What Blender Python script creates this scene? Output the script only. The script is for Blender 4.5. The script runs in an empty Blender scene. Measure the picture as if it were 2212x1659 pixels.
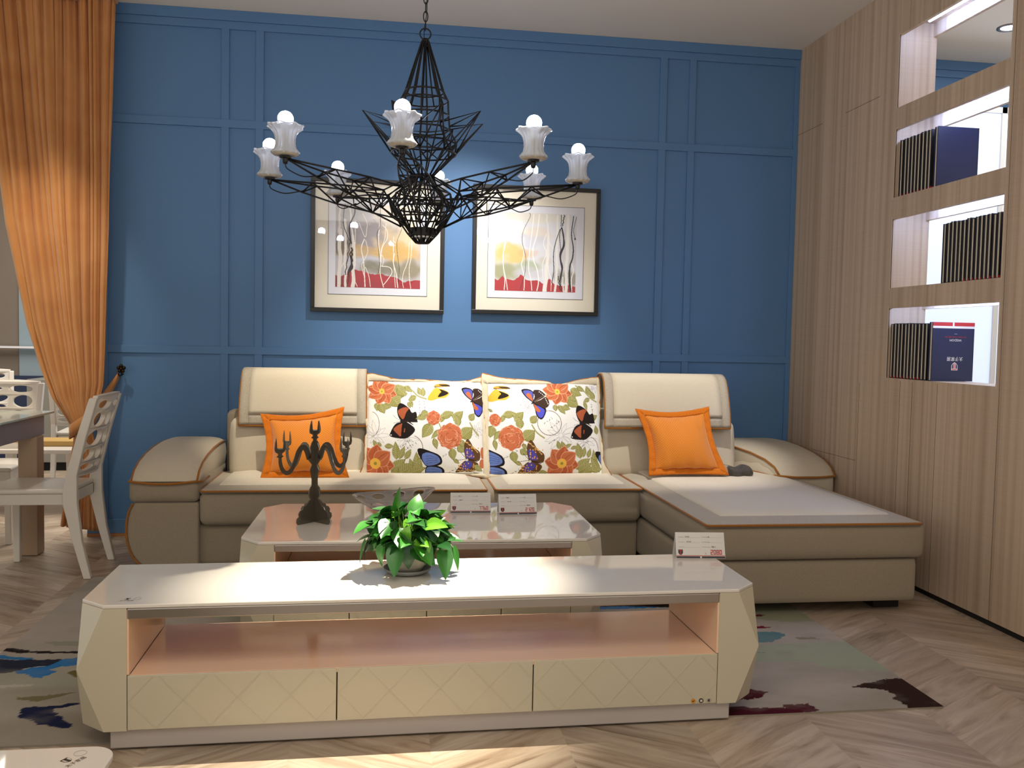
import bpy, bmesh, math, random
import numpy as np
from mathutils import Vector, Matrix
PI = math.pi
sc = bpy.context.scene
col = sc.collection
# ---------------------------------------------------------------- camera
def cam_rot(yaw, pitch, roll):
    cy, sy, cp, sp = math.cos(yaw), math.sin(yaw), math.cos(pitch), math.sin(pitch)
    f = Vector((sy*cp, cy*cp, sp)); r = Vector((cy, -sy, 0)); u = r.cross(f)
    cr, sr = math.cos(roll), math.sin(roll)
    r2 = cr*r + sr*u; u2 = -sr*r + cr*u
    return Matrix((r2, u2, -f)).transposed()
cd = bpy.data.cameras.new('camera'); cam = bpy.data.objects.new('camera', cd); col.objects.link(cam)
cam.matrix_world = Matrix.Translation((0, 0, 1.32)) @ cam_rot(*[math.radians(a) for a in (8.1854, -2.8848, 1.1319)]).to_4x4()
cd.sensor_width = 36; cd.lens = 1915.8/2212*36; cd.clip_start = 0.05
sc.camera = cam
# ---------------------------------------------------------------- world, exposure
w = bpy.data.worlds.new('world'); sc.world = w; w.use_nodes = True
w.node_tree.nodes['Background'].inputs[0].default_value = (1.0, 0.95, 0.89, 1)
w.node_tree.nodes['Background'].inputs[1].default_value = 0.74
sc.view_settings.view_transform = 'Standard'; sc.view_settings.look = 'None'
sc.view_settings.exposure = 0.25; sc.view_settings.gamma = 1; sc.view_settings.use_curve_mapping = False
# ---------------------------------------------------------------- lights
def light(kind, name, loc, aim, power, color, **k):
    l = bpy.data.lights.new(name, kind); o = bpy.data.objects.new(name, l); col.objects.link(o)
    o.location = loc; l.energy = power; l.color = color
    if aim is not None:
        o.rotation_euler = (Vector(aim)-Vector(loc)).to_track_quat('-Z', 'Y').to_euler()
    for a, b in k.items(): setattr(l, a, b)
    return o
R = math.radians
WARM = (1, .90, .74); NEUT = (1, .94, .86); COOL = (.80, .90, 1)
light('SPOT', 'stand_spot', (.62, 3.5, 3.3), (.03, 3.13, .47), 1150, (1, .92, .76), spot_size=R(30), spot_blend=1, shadow_soft_size=.012)
light('SPOT', 'picture_spot', (.55, 4.55, 3.33), (.47, 5.9, 1.35), 300, (.98, .95, .92), spot_size=R(58), spot_blend=1, shadow_soft_size=.02)
light('SPOT', 'sofa_left_spot', (-.35, 4.55, 3.33), (-.5, 5.5, .75), 230, WARM, spot_size=R(27), spot_blend=.8, shadow_soft_size=.02)
light('SPOT', 'sofa_middle_spot', (.75, 4.6, 3.33), (.62, 5.4, .8), 165, NEUT, spot_size=R(34), spot_blend=.8, shadow_soft_size=.02)
light('SPOT', 'sofa_right_spot', (1.75, 4.5, 3.33), (1.85, 5.4, .65), 210, NEUT, spot_size=R(32), spot_blend=.8, shadow_soft_size=.02)
light('SPOT', 'curtain_spot', (-2.0, 4.75, 3.3), (-2.06, 5.8, 1.55), 105, (1, .90, .70), spot_size=R(38), spot_blend=1, shadow_soft_size=.06)
light('SPOT', 'dining_spot', (-2.9, 4.6, 3.3), (-2.75, 5.3, .45), 120, NEUT, spot_size=R(46), spot_blend=1, shadow_soft_size=.06)
light('AREA', 'ceiling_fill', (.2, 1.2, 3.3), (.3, 2.6, 0), 60, (1, .94, .86), size=2.5)  # unseen area lamp, added as general fill
light('AREA', 'ceiling_fill', (-2.2, 7.6, 3.2), (-2.2, 7.6, 0), 90, NEUT, size=2.0)
light('AREA', 'next_room_wash', (4.3, 4.6, 3.25), (4.3, 4.8, 0), 22, (.9, .95, 1), size=1.0)

# ---------------------------------------------------------------- tagging
OFF = {}
def put(o, parent=None):
    col.objects.link(o)
    if parent is not None: o.parent = parent
    return o
def tag(o, label, cat, group=None):
    o['label'] = label; o['category'] = cat
    if group: o['group'] = group
    return o
def thing(name, label, cat, loc=(0, 0, 0), rz=0, group=None, local=False):
    o = bpy.data.objects.new(name, None); o.empty_display_size = .1
    put(o); o.location = loc; o.rotation_euler = (0, 0, rz)
    tag(o, label, cat, group)
    OFF[o.name] = Vector((0, 0, 0)) if local else Vector(loc)
    return o
def dup(root, loc=None, rz=None, label=None):
    r = root.copy(); col.objects.link(r)
    if loc is not None: r.location = loc
    if rz is not None: r.rotation_euler = (0, 0, rz)
    if label: r['label'] = label
    for ch in list(root.children):
        c = ch.copy(); col.objects.link(c); c.parent = r
        for g in ch.children:
            d = g.copy(); col.objects.link(d); d.parent = c
    return r
# ---------------------------------------------------------------- mesh builder
class MB:
    def __init__(s): s.v = []; s.f = []; s.c = None
    def add(s, vs, fs):
        n = len(s.v); s.v += [tuple(p) for p in vs]; s.f += [tuple(i+n for i in f) for f in fs]; return s
    def box(s, x0, x1, y0, y1, z0, z1):
        return s.add([(x0,y0,z0),(x1,y0,z0),(x1,y1,z0),(x0,y1,z0),(x0,y0,z1),(x1,y0,z1),(x1,y1,z1),(x0,y1,z1)],
                     [(0,3,2,1),(4,5,6,7),(0,1,5,4),(1,2,6,5),(2,3,7,6),(3,0,4,7)])
    def prism(s, pts, a, b, axis='y'):
        n = len(pts)
        m = {'y': lambda p, t: (p[0], t, p[1]), 'x': lambda p, t: (t, p[0], p[1]), 'z': lambda p, t: (p[0], p[1], t)}[axis]
        s.add([m(p, a) for p in pts] + [m(p, b) for p in pts],
              [tuple(range(n)), tuple(range(2*n-1, n-1, -1))] + [(i, i+n, (i+1) % n+n, (i+1) % n) for i in range(n)])
        return s
    def grid(s, P, closed_u=False, closed_v=False, flip=False):
        nu, nv = len(P), len(P[0]); vs = [p for row in P for p in row]; fs = []
        for i in range(nu if closed_u else nu-1):
            for j in range(nv if closed_v else nv-1):
                a, b = (i+1) % nu, (j+1) % nv
                q = (i*nv+j, a*nv+j, a*nv+b, i*nv+b)
                fs.append(q[::-1] if flip else q)
        return s.add(vs, fs)
    def tube(s, pts, r, n=8, closed=False, cap=True):
        pts = [Vector(p) for p in pts]; m = len(pts); rows = []; prev = None
        rr = r if hasattr(r, '__len__') else [r]*m
        for i, p in enumerate(pts):
            if closed: d = pts[(i+1) % m]-pts[i-1]
            else: d = pts[min(i+1, m-1)]-pts[max(i-1, 0)]
            if d.length < 1e-9: d = Vector((0, 0, 1))
            d.normalize()
            if prev is None:
                a = Vector((0, 0, 1)) if abs(d.z) < .9 else Vector((1, 0, 0))
                u = d.cross(a).normalized()
            else:
                u = prev - d*prev.dot(d)
                u = u.normalized() if u.length > 1e-6 else d.orthogonal().normalized()
            prev = u; v = d.cross(u)
            rows.append([p + (u*math.cos(2*PI*k/n)+v*math.sin(2*PI*k/n))*rr[i] for k in range(n)])
        b = len(s.v)
        s.grid(rows, closed_u=closed, closed_v=True)
        if cap and not closed:
            s.f.append(tuple(b+k for k in range(n))); s.f.append(tuple(b+(m-1)*n+k for k in range(n-1, -1, -1)))
        return s
    def lathe(s, prof, c=(0, 0, 0), n=32, fn=None, cap=False):
        rows = []
        for r, z in prof:
            row = []
            for k in range(n):
                t = 2*PI*k/n; x, y, zz = r*math.cos(t), r*math.sin(t), z
                if fn: x, y, zz = fn(x, y, zz, t)
                row.append((c[0]+x, c[1]+y, c[2]+zz))
            rows.append(row)
        b = len(s.v); s.grid(rows, closed_v=True, flip=True)
        if cap:
            s.f.append(tuple(b+k for k in range(n-1, -1, -1))); s.f.append(tuple(b+(len(prof)-1)*n+k for k in range(n)))
        return s
    def soft(s, x0, x1, y0, y1, z0, z1, r=.03, n=(14, 10, 6), puff=(0, 0, 0), fn=None):
        c = ((x0+x1)/2, (y0+y1)/2, (z0+z1)/2); h = ((x1-x0)/2, (y1-y0)/2, (z1-z0)/2)
        r = min(r, *h); idx = {}; vs = []; fs = []
        def nonuni(k, m, hh):   # put more rows near the rounded edges
            t = -1+2*k/m; e = min(.9, r/hh)
            e2 = .28 if e < .28 else e
            if abs(t) > 1-e2*1.2 and e < .28: return math.copysign(1-(1-abs(t))/(e2*1.2)*e*1.2, t)
            return t*(1-e*1.2)/(1-e2*1.2) if e < .28 else t
        def P(a, b, cc):
            key = (a, b, cc)
            if key in idx: return idx[key]
            q = [nonuni(a, n[0], h[0]), nonuni(b, n[1], h[1]), nonuni(cc, n[2], h[2])]
            p = [q[i]*h[i] for i in range(3)]
            core = [max(-(h[i]-r), min(h[i]-r, p[i])) for i in range(3)]
            d = [p[i]-core[i] for i in range(3)]; L = math.sqrt(sum(x*x for x in d))
            if L > 1e-9: p = [core[i]+d[i]/L*r for i in range(3)]
            w0, w1, w2 = 1-q[0]**2, 1-q[1]**2, 1-q[2]**2
            p[0] += puff[0]*q[0]*w1*w2; p[1] += puff[1]*q[1]*w0*w2; p[2] += puff[2]*q[2]*w0*w1
            p = tuple(p[i]+c[i] for i in range(3))
            if fn: p = fn(*p)
            idx[key] = len(vs); vs.append(p); return idx[key]
        A, B, Cc = n
        for i in range(A):
            for j in range(B):
                fs.append((P(i,j,0),P(i,j+1,0),P(i+1,j+1,0),P(i+1,j,0))); fs.append((P(i,j,Cc),P(i+1,j,Cc),P(i+1,j+1,Cc),P(i,j+1,Cc)))
            for k in range(Cc):
                fs.append((P(i,0,k),P(i+1,0,k),P(i+1,0,k+1),P(i,0,k+1))); fs.append((P(i,B,k),P(i,B,k+1),P(i+1,B,k+1),P(i+1,B,k)))
        for j in range(B):
            for k in range(Cc):
                fs.append((P(0,j,k),P(0,j,k+1),P(0,j+1,k+1),P(0,j+1,k))); fs.append((P(A,j,k),P(A,j+1,k),P(A,j+1,k+1),P(A,j,k+1)))
        return s.add(vs, fs)
    def sphere(s, c, r, n=16, m=10, sz=1):
        return s.lathe([(max(1e-4, r*math.sin(PI*i/m)), -r*sz*math.cos(PI*i/m)) for i in range(m+1)], c, n)
    def xf(s, M, start=0):
        s.v[start:] = [tuple(M @ Vector(p)) for p in s.v[start:]]; return s
    def mp(s, fn, start=0):
        s.v[start:] = [tuple(fn(*p)) for p in s.v[start:]]; return s
def part(name, mb, m, parent=None, smooth=False, bevel=0, seg=2, label=None, colors=None, solid=0, recalc=True):
    me = bpy.data.meshes.new(name); off = OFF.get(parent.name, Vector()) if parent is not None else Vector()
    vs = [(p[0]-off[0], p[1]-off[1], p[2]-off[2]) for p in mb.v]
    me.from_pydata(vs, [], mb.f)
    if colors is not None:
        a = me.color_attributes.new('Col', 'FLOAT_COLOR', 'POINT')
        buf = np.ones((len(vs), 4), 'f'); buf[:, :3] = colors; a.data.foreach_set('color', buf.ravel())
    if recalc:
        bm = bmesh.new(); bm.from_mesh(me); bmesh.ops.recalc_face_normals(bm, faces=bm.faces); bm.to_mesh(me); bm.free()
    me.polygons.foreach_set('use_smooth', [smooth]*len(me.polygons)); me.update()
    o = bpy.data.objects.new(name, me)
    for x in (m if isinstance(m, (list, tuple)) else [m]): me.materials.append(x)
    put(o, parent)
    if parent is not None: OFF[o.name] = off
    if solid:
        md = o.modifiers.new('solid', 'SOLIDIFY'); md.thickness = solid; md.offset = 0
    if bevel:
        md = o.modifiers.new('bevel', 'BEVEL'); md.width = bevel; md.segments = seg; md.limit_method = 'ANGLE'; md.angle_limit = R(35)
    if label: o['label'] = label
    return o
def structure(name, mb, m, **k):
    o = part(name, mb, m, **k); o['kind'] = 'structure'; return o
# ---------------------------------------------------------------- materials
def lin(c):
    if isinstance(c, str): c = [int(c[i:i+2], 16)/255 for i in (0, 2, 4)]
    return tuple(x/12.92 if x <= .04045 else ((x+.055)/1.055)**2.4 for x in c)
def mat(name, c, rough=.6, metal=0, coat=0, spec=.5, **k):
    m = bpy.data.materials.new(name); m.use_nodes = True; nt = m.node_tree; b = nt.nodes['Principled BSDF']
    b.inputs['Base Color'].default_value = (*lin(c), 1); b.inputs['Roughness'].default_value = rough
    b.inputs['Metallic'].default_value = metal; b.inputs['Coat Weight'].default_value = coat
    b.inputs['Coat Roughness'].default_value = .04; b.inputs['Specular IOR Level'].default_value = spec
    for a, v in k.items(): b.inputs[a.replace('_', ' ')].default_value = v
    return m
def N(m, t, **k):
    n = m.node_tree.nodes.new(t)
    for a, v in k.items():
        if a.startswith('i_'): n.inputs[a[2:].replace('_', ' ')].default_value = v
        else: setattr(n, a, v)
    return n
def L(m, a, b): m.node_tree.links.new(a, b)
def bump(m, h, strength=.3, dist=.002):
    b = N(m, 'ShaderNodeBump', i_Strength=strength, i_Distance=dist)
    L(m, h, b.inputs['Height']); L(m, b.outputs[0], m.node_tree.nodes['Principled BSDF'].inputs['Normal'])
def noise(m, scale=10, detail=3, vec=None, dim='3D', rough=.5):
    n = N(m, 'ShaderNodeTexNoise'); n.inputs['Scale'].default_value = scale; n.inputs['Detail'].default_value = detail
    n.inputs['Roughness'].default_value = rough
    if vec is None:
        vec = N(m, 'ShaderNodeTexCoord').outputs['Object']
    L(m, vec, n.inputs['Vector']); return n
def mapped(m, scale=(1, 1, 1), rot=(0, 0, 0), src='Object'):
    tc = N(m, 'ShaderNodeTexCoord'); mp = N(m, 'ShaderNodeMapping'); mp.inputs['Scale'].default_value = scale; mp.inputs['Rotation'].default_value = rot
    L(m, tc.outputs[src], mp.inputs[0]); return mp.outputs[0]
def ramp(m, fac, stops):
    r = N(m, 'ShaderNodeValToRGB'); e = r.color_ramp.elements
    e[0].position, e[0].color = stops[0][0], (*lin(stops[0][1]), 1); e[1].position, e[1].color = stops[-1][0], (*lin(stops[-1][1]), 1)
    for p, c in stops[1:-1]:
        x = e.new(p); x.color = (*lin(c), 1)
    L(m, fac, r.inputs[0]); return r.outputs[0]
def base(m, sock): L(m, sock, m.node_tree.nodes['Principled BSDF'].inputs['Base Color'])
def mixc(m, fac, a, b, mode='MIX'):
    n = N(m, 'ShaderNodeMix', data_type='RGBA', blend_type=mode)
    for sck, v in ((n.inputs[0], fac), (n.inputs[6], a), (n.inputs[7], b)):
        if hasattr(v, 'is_linked'): L(m, v, sck)
        else: sck.default_value = v if not isinstance(v, str) else (*lin(v), 1)
    return n.outputs[2]
def emis(name, c, s, ):
    m = mat(name, c); b = m.node_tree.nodes['Principled BSDF']
    b.inputs['Emission Color'].default_value = (*lin(c), 1); b.inputs['Emission Strength'].default_value = s
    return m
def vcol(name, rough=.8, **k):
    m = mat(name, 'ffffff', rough, **k); a = N(m, 'ShaderNodeVertexColor', layer_name='Col'); base(m, a.outputs[0]); return m
def fabric(name, c, scale=900, strength=.25, rough=.9, wr=0, c2=None):
    m = mat(name, c, rough, spec=.2); m.node_tree.nodes['Principled BSDF'].inputs['Sheen Weight'].default_value = .15
    n = noise(m, scale*.8, 2)
    d = [max(0, int(c[i:i+2], 16)-16) for i in (0, 2, 4)]; dark = '%02x%02x%02x' % tuple(d)
    base(m, ramp(m, n.outputs[0], [(.36, dark), (.62, c)]))
    h = n.outputs[0]
    if wr:
        mx = N(m, 'ShaderNodeMath', operation='MULTIPLY_ADD'); nn = noise(m, 9, 3)
        L(m, nn.outputs[0], mx.inputs[0]); mx.inputs[1].default_value = wr; L(m, h, mx.inputs[2]); h = mx.outputs[0]
    bump(m, h, strength, .0015); return m
def text_mb(s, size, M, depth=0.0):
    cu = bpy.data.curves.new('t', 'FONT'); cu.body = s; cu.size = size; cu.align_x = 'CENTER'; cu.extrude = depth; cu.resolution_u = 2
    o = bpy.data.objects.new('t', cu); me = bpy.data.meshes.new_from_object(o)
    mb = MB(); mb.add([M @ v.co for v in me.vertices], [tuple(p.vertices) for p in me.polygons])
    bpy.data.objects.remove(o); bpy.data.meshes.remove(me); bpy.data.curves.remove(cu); return mb
def holed(outer, holes, th, bevel=.003):
    cu = bpy.data.curves.new('h', 'CURVE'); cu.dimensions = '2D'; cu.fill_mode = 'BOTH'; cu.extrude = th/2-bevel; cu.bevel_depth = bevel; cu.bevel_resolution = 1
    for lp in [outer]+holes:
        sp = cu.splines.new('POLY'); sp.points.add(len(lp)-1); sp.use_cyclic_u = True
        for i, p in enumerate(lp): sp.points[i].co = (p[0], p[1], 0, 1)
    o = bpy.data.objects.new('h', cu); me = bpy.data.meshes.new_from_object(o)
    mb = MB(); mb.add([tuple(v.co) for v in me.vertices], [tuple(p.vertices) for p in me.polygons])
    bpy.data.objects.remove(o); bpy.data.meshes.remove(me); bpy.data.curves.remove(cu); return mb
def smooth_loop(pts, n=4):
    out = []; m = len(pts)
    for i in range(m):
        p0, p1, p2, p3 = [pts[(i+k) % m] for k in (-1, 0, 1, 2)]
        for j in range(n):
            t = j/n
            out.append(tuple(.5*((2*p1[a])+(-p0[a]+p2[a])*t+(2*p0[a]-5*p1[a]+4*p2[a]-p3[a])*t*t+(-p0[a]+3*p1[a]-3*p2[a]+p3[a])*t**3) for a in range(len(p1))))
    return out
def smooth_path(pts, n=4):
    out = []; m = len(pts)
    for i in range(m-1):
        p0, p1, p2, p3 = pts[max(i-1, 0)], pts[i], pts[i+1], pts[min(i+2, m-1)]
        for j in range(n):
            t = j/n
            out.append(tuple(.5*((2*p1[a])+(-p0[a]+p2[a])*t+(2*p0[a]-5*p1[a]+4*p2[a]-p3[a])*t*t+(-p0[a]+3*p1[a]-3*p2[a]+p3[a])*t**3) for a in range(len(p1))))
    out.append(tuple(pts[-1])); return out
# ---------------------------------------------------------------- colour canvas sampled by mesh vertices
class Canvas:
    def __init__(s, w, h, box, bg):      # box = x0,x1,y0,y1 in drawing units (y as drawn)
        s.w, s.h, s.b = w, h, box; s.a = np.zeros((h, w, 3)); s.a[:] = lin(bg)
        s.X, s.Y = np.meshgrid(box[0]+(np.arange(w)+.5)/w*(box[1]-box[0]), box[2]+(np.arange(h)+.5)/h*(box[3]-box[2]))
    def mask(s, m, c, al=1.0):
        c = np.array(lin(c)) if isinstance(c, str) else np.array(c)
        m = (m*al)[..., None]; s.a = s.a*(1-m)+c*m
    def sub(s, x0, x1, y0, y1):
        fx = (s.b[1]-s.b[0])/s.w; fy = (s.b[3]-s.b[2])/s.h
        i0, i1 = sorted(((x0-s.b[0])/fx, (x1-s.b[0])/fx)); j0, j1 = sorted(((y0-s.b[2])/fy, (y1-s.b[2])/fy))
        return slice(max(0, int(j0)-1), min(s.h, int(j1)+2)), slice(max(0, int(i0)-1), min(s.w, int(i1)+2))
    def poly(s, pts, c, al=1.0):
        pts = np.array(pts, float); sl = s.sub(pts[:, 0].min(), pts[:, 0].max(), pts[:, 1].min(), pts[:, 1].max())
        X, Y = s.X[sl], s.Y[sl]
        if X.size == 0: return
        ins = np.zeros(X.shape, bool); n = len(pts)
        for i in range(n):
            x1, y1 = pts[i]; x2, y2 = pts[(i+1) % n]
            if y1 == y2: continue
            cnd = ((y1 > Y) != (y2 > Y)) & (X < (x2-x1)*(Y-y1)/(y2-y1)+x1); ins ^= cnd
        cc = np.array(lin(c)) if isinstance(c, str) else np.array(c)
        v = s.a[sl]; v[ins] = v[ins]*(1-al)+cc*al
    def line(s, pts, w, c, al=1.0):
        pts = [np.array(p, float) for p in pts]; ww = w if hasattr(w, '__len__') else [w]*len(pts)
        cc = np.array(lin(c)) if isinstance(c, str) else np.array(c)
        for k in range(len(pts)-1):
            a, b = pts[k], pts[k+1]; m = max(ww[k], ww[k+1])
            sl = s.sub(min(a[0], b[0])-m, max(a[0], b[0])+m, min(a[1], b[1])-m, max(a[1], b[1])+m)
            X, Y = s.X[sl], s.Y[sl]
            if X.size == 0: continue
            d = b-a; L2 = max(1e-12, d@d); t = np.clip(((X-a[0])*d[0]+(Y-a[1])*d[1])/L2, 0, 1)
            dist = np.hypot(X-a[0]-t*d[0], Y-a[1]-t*d[1]); ins = dist < (ww[k]+(ww[k+1]-ww[k])*t)/2
            v = s.a[sl]; v[ins] = v[ins]*(1-al)+cc*al
    def ell(s, cx, cy, rx, ry, c, rot=0, al=1.0):
        t = np.linspace(0, 2*PI, 28, endpoint=False); ca, sa = math.cos(rot), math.sin(rot)
        s.poly([(cx+rx*math.cos(a)*ca-ry*math.sin(a)*sa, cy+rx*math.cos(a)*sa+ry*math.sin(a)*ca) for a in t], c, al)
    def blotch(s, cx, cy, rx, ry, c, al=1.0, seed=0):
        q = ((s.X-cx)/rx)**2+((s.Y-cy)/ry)**2; q = q+.55*s.fbm(seed, 6)
        m = np.clip((1.5-q)/1.3, 0, 1); s.mask(m*m*(3-2*m), c, al)
    def fbm(s, seed, k=6):
        rs = np.random.RandomState(seed); out = np.zeros((s.h, s.w))
        for o in range(3):
            n = k*2**o+2; g = rs.uniform(-1, 1, (n, n)); yy = np.linspace(0, n-1.001, s.h); xx = np.linspace(0, n-1.001, s.w)
            yi, xi = yy.astype(int), xx.astype(int); fy = (yy-yi)[:, None]; fx = (xx-xi)[None]
            fy, fx = fy*fy*(3-2*fy), fx*fx*(3-2*fx)
            out += (g[yi][:, xi]*(1-fy)*(1-fx)+g[yi+1][:, xi]*fy*(1-fx)+g[yi][:, xi+1]*(1-fy)*fx+g[yi+1][:, xi+1]*fy*fx)/2**o
        return out
# ================================================================ materials shared
D = 5.985; RX = 2.857; HC = 3.378
M = {}
M['blue'] = mat('blue_wall_paint', '5079a5', .55)
bump(M['blue'], noise(M['blue'], 220, 2).outputs[0], .12, .001)
m = M['ceiling'] = mat('ceiling_paint', 'e4ddd3', .9)
m = M['veneer'] = mat('oak_veneer', 'b7a793', .6)
v = mapped(m, (15, 15, .06)); n1 = noise(m, 2.0, 4, v)
v2 = mapped(m, (2.5, 2.5, 170)); n2 = noise(m, 1.0, 2, v2)
v3 = mapped(m, (3.2, 3.2, .03)); n3 = noise(m, 1.0, 1, v3)
c = ramp(m, n3.outputs[0], [(.35, 'bda891'), (.65, 'cab59e')]); c2 = ramp(m, n1.outputs[0], [(.34, 'cfc4b8'), (.5, 'f0ebe5'), (.64, 'ffffff')])
c3 = ramp(m, n2.outputs[0], [(.35, 'f5f3f0'), (.6, 'ffffff')])
base(m, mixc(m, .35, mixc(m, 1.0, c, c2, 'MULTIPLY'), mixc(m, 1.0, c, c3, 'MULTIPLY'))); bump(m, n2.outputs[0], .15, .001)
m = M['floor'] = mat('chevron_oak_floor', 'c0ab93', .38)
uv = N(m, 'ShaderNodeUVMap'); mp = N(m, 'ShaderNodeMapping'); mp.inputs['Scale'].default_value = (.9, 7.5, 1); L(m, uv.outputs[0], mp.inputs[0])
n1 = noise(m, 2.2, 6, mp.outputs[0], rough=.6); n1.inputs['Distortion'].default_value = 1.1
a = N(m, 'ShaderNodeVertexColor', layer_name='Col')
g = ramp(m, n1.outputs[0], [(.28, 'a99a8b'), (.42, 'd2c7bb'), (.58, 'ebe5dd'), (.75, 'fbf8f4')])
base(m, mixc(m, 1.0, a.outputs[0], g, 'MULTIPLY')); bump(m, n1.outputs[0], .06, .001)
M['dark'] = mat('dark_gap', '15110e', .8)
M['seam'] = mat('panel_seam', '4a3a2e', .8)
M['woodtrim'] = mat('orange_wood_trim', 'a86f3e', .5)
M['taupe'] = mat('taupe_wall_paint', '7d7266', .9)
M['bluegrey'] = mat('blue_grey_panel', '8fa0a8', .8)
M['navy'] = mat('navy_skirting', '2b3550', .8)
# ================================================================ room
# floor: chevron boards, every board its own quad with its own tone
vs, fs, cols, uvs = [], [], [], []
rnd = random.Random(5)
x0f, x1f, y0f, y1f = -6.6, 5.4, -1.5, 10
W_, tan = .445, math.tan(R(32)); pitch = .185
k0 = int((x0f-.16)/W_)-1; k1 = int((x1f-.16)/W_)+1
for k in range(k0, k1):
    xa, xb = .16+k*W_, .16+(k+1)*W_; sgn = 1 if k % 2 == 0 else -1
    j = 0; y = y0f-1
    while y < y1f+.5:
        ya, yb = (y, y+W_*tan) if sgn > 0 else (y+W_*tan, y)
        n = len(vs); vs += [(xa, ya, 0), (xb, yb, 0), (xb, yb+pitch, 0), (xa, ya+pitch, 0)]; fs.append((n, n+1, n+2, n+3))
        t = rnd.uniform(-1, 1); wv = rnd.uniform(-.5, .5); cc = [lin((.77+.05*t+.015*wv, .715+.05*t, .65+.05*t-.015*wv))]*4
        cols += cc; o1, o2 = rnd.uniform(0, 40), rnd.uniform(0, 40)
        Ls = W_/math.cos(R(32)); uvs += [(o1, o2), (o1+Ls, o2), (o1+Ls+.1, o2+.157), (o1+.1, o2+.157)]
        y += pitch
mb = MB(); mb.add(vs, fs)
fl = structure('floor', mb, M['floor'], colors=np.array(cols), recalc=False)
ul = fl.data.uv_layers.new(name='UVMap'); ul.data.foreach_set('uv', np.array(uvs, 'f').ravel())
structure('ceiling', MB().box(x0f, x1f, y0f, y1f, HC, HC+.1), M['ceiling'])
structure('wall_back', MB().box(-1.88, x1f, D+.0, D+.18, 0, HC), M['blue'])
t = .014; k = 0
def trim(x0, x1, z0, z1, tt=t, mm='blue'):
    global k; k += 1
    structure('trim_%d' % k, MB().box(x0, x1, D-tt, D+.002, z0, z1), M[mm], bevel=.002 if mm == 'blue' else 0)
for a, b in ((-1.88, -1.752), (-1.057, -1.009), (-.844, -.794), (1.845, 1.895), (2.054, 2.101), (2.822, RX), (3.085, 3.16), (4.6, 4.65)):
    trim(a, b, .02, 3.264)
for z0, z1 in ((2.641, 2.692), (1.187, 1.237), (.02, .11)):
    trim(-1.88, RX, z0, z1, t+.0015); trim(3.082, x1f, z0, z1, t+.0015)
trim(-1.88, RX, 3.262, 3.312, t+.002); trim(-1.88, RX, 3.312, HC, t+.012)
trim(3.082, x1f, 3.262, 3.312, t+.002); trim(3.082, x1f, 3.312, HC, t+.012)
trim(-1.88, RX, 0, .02, t+.004, 'woodtrim')
# bookcase wall on the right, with its four through openings
ya, yb = 3.819, 4.742; X1 = 3.082
lv = [(1.142, 1.540), (1.655, 2.046), (2.168, 2.551), (2.672, 3.08)]
mb = MB().box(RX, X1, y0f, ya, .03, HC).box(RX, X1, yb, D, .03, HC)
z = .03; TR = .075      # light trough above each opening, behind a thin front lip
def under(z0, z1, bottom_trough):
    if not bottom_trough: mb.box(RX, X1, ya, yb, z0, z1); return
    mb.box(RX, RX+.022, ya, yb, z0, z0+TR); mb.box(X1-.022, X1, ya, yb, z0, z0+TR); mb.box(RX, X1, ya, yb, z0+TR, z1)
for a, b in lv: under(z, a, z > .1); z = b
under(z, HC, True)
structure('wall_right', mb, M['veneer'])
structure('baseboard_right', MB().box(RX+.012, X1-.012, y0f, D, 0, .03), M['dark'])
def seam(y0, y1, z0, z1):
    global k; k += 1
    structure('trim_%d' % k, MB().box(RX-.0006, RX+.002, y0, y1, z0, z1), M['seam'])
for y, z0, z1 in ((4.485, .03, 1.13), (4.262, .03, 1.13), (3.79, .03, 2.95), (4.60, .03, 1.13), (5.03, .03, 1.1), (2.9, .03, HC)): seam(y, y+.0022, z0, z1)
for y0, y1, z in ((4.93, 5.32, 2.785), (5.62, 5.97, 2.79), (5.05, 5.6, .62)): seam(y0, y1, z, z+.0022)
# edge lipping of the openings: slightly paler strips flush with the wall
M['lip'] = mat('edge_lipping', 'c0ad97', .6)
for (a, b) in lv:
    k += 1
    structure('trim_%d' % k, MB().box(RX-.0008, RX+.004, yb, yb+.012, a-.012, b+.012).box(RX-.0008, RX+.004, ya-.012, ya, a-.012, b+.012), M['lip'])
# light tubes under the top of each opening (they stand in the wall)
M['tube'] = emis('led_tube_glow', 'a9c4ff', 42)
M['tubehold'] = mat('white_plastic', 'e8e8ea', .4)
for i, (a, b) in enumerate(lv):
    names = ['lowest', 'second lowest', 'third', 'topmost']
    tt = thing('led_tube', 'white LED tube glowing in the light trough of the %s wall opening' % names[i], 'light', (RX+.11, 4.2, b+.05), group='LED tubes in the wall openings')
    part('housing', MB().box(RX+.092, RX+.128, ya+.02, 4.64, b+.062, b+.0745), M['tubehold'], tt)
    part('tube', MB().tube([(RX+.11, ya+.02, b+.052), (RX+.11, 4.64, b+.052)], .010, 10), M['tube'], tt)
# rooms beyond: far left wall
structure('wall_left', MB().box(x0f, -3.62, 9.5, 9.6, .86, HC), M['taupe'])
k += 1; structure('trim_%d' % k, MB().box(-3.62, -1.9, 9.48, 9.6, .86, HC), M['bluegrey'])
k += 1; structure('trim_%d' % k, MB().box(x0f, -1.9, 9.46, 9.6, 0, .86), M['navy'])
k += 1; structure('trim_%d' % k, MB().box(x0f, -1.9, 9.40, 9.46, 1.135, 1.155), M['tubehold'])
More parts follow.
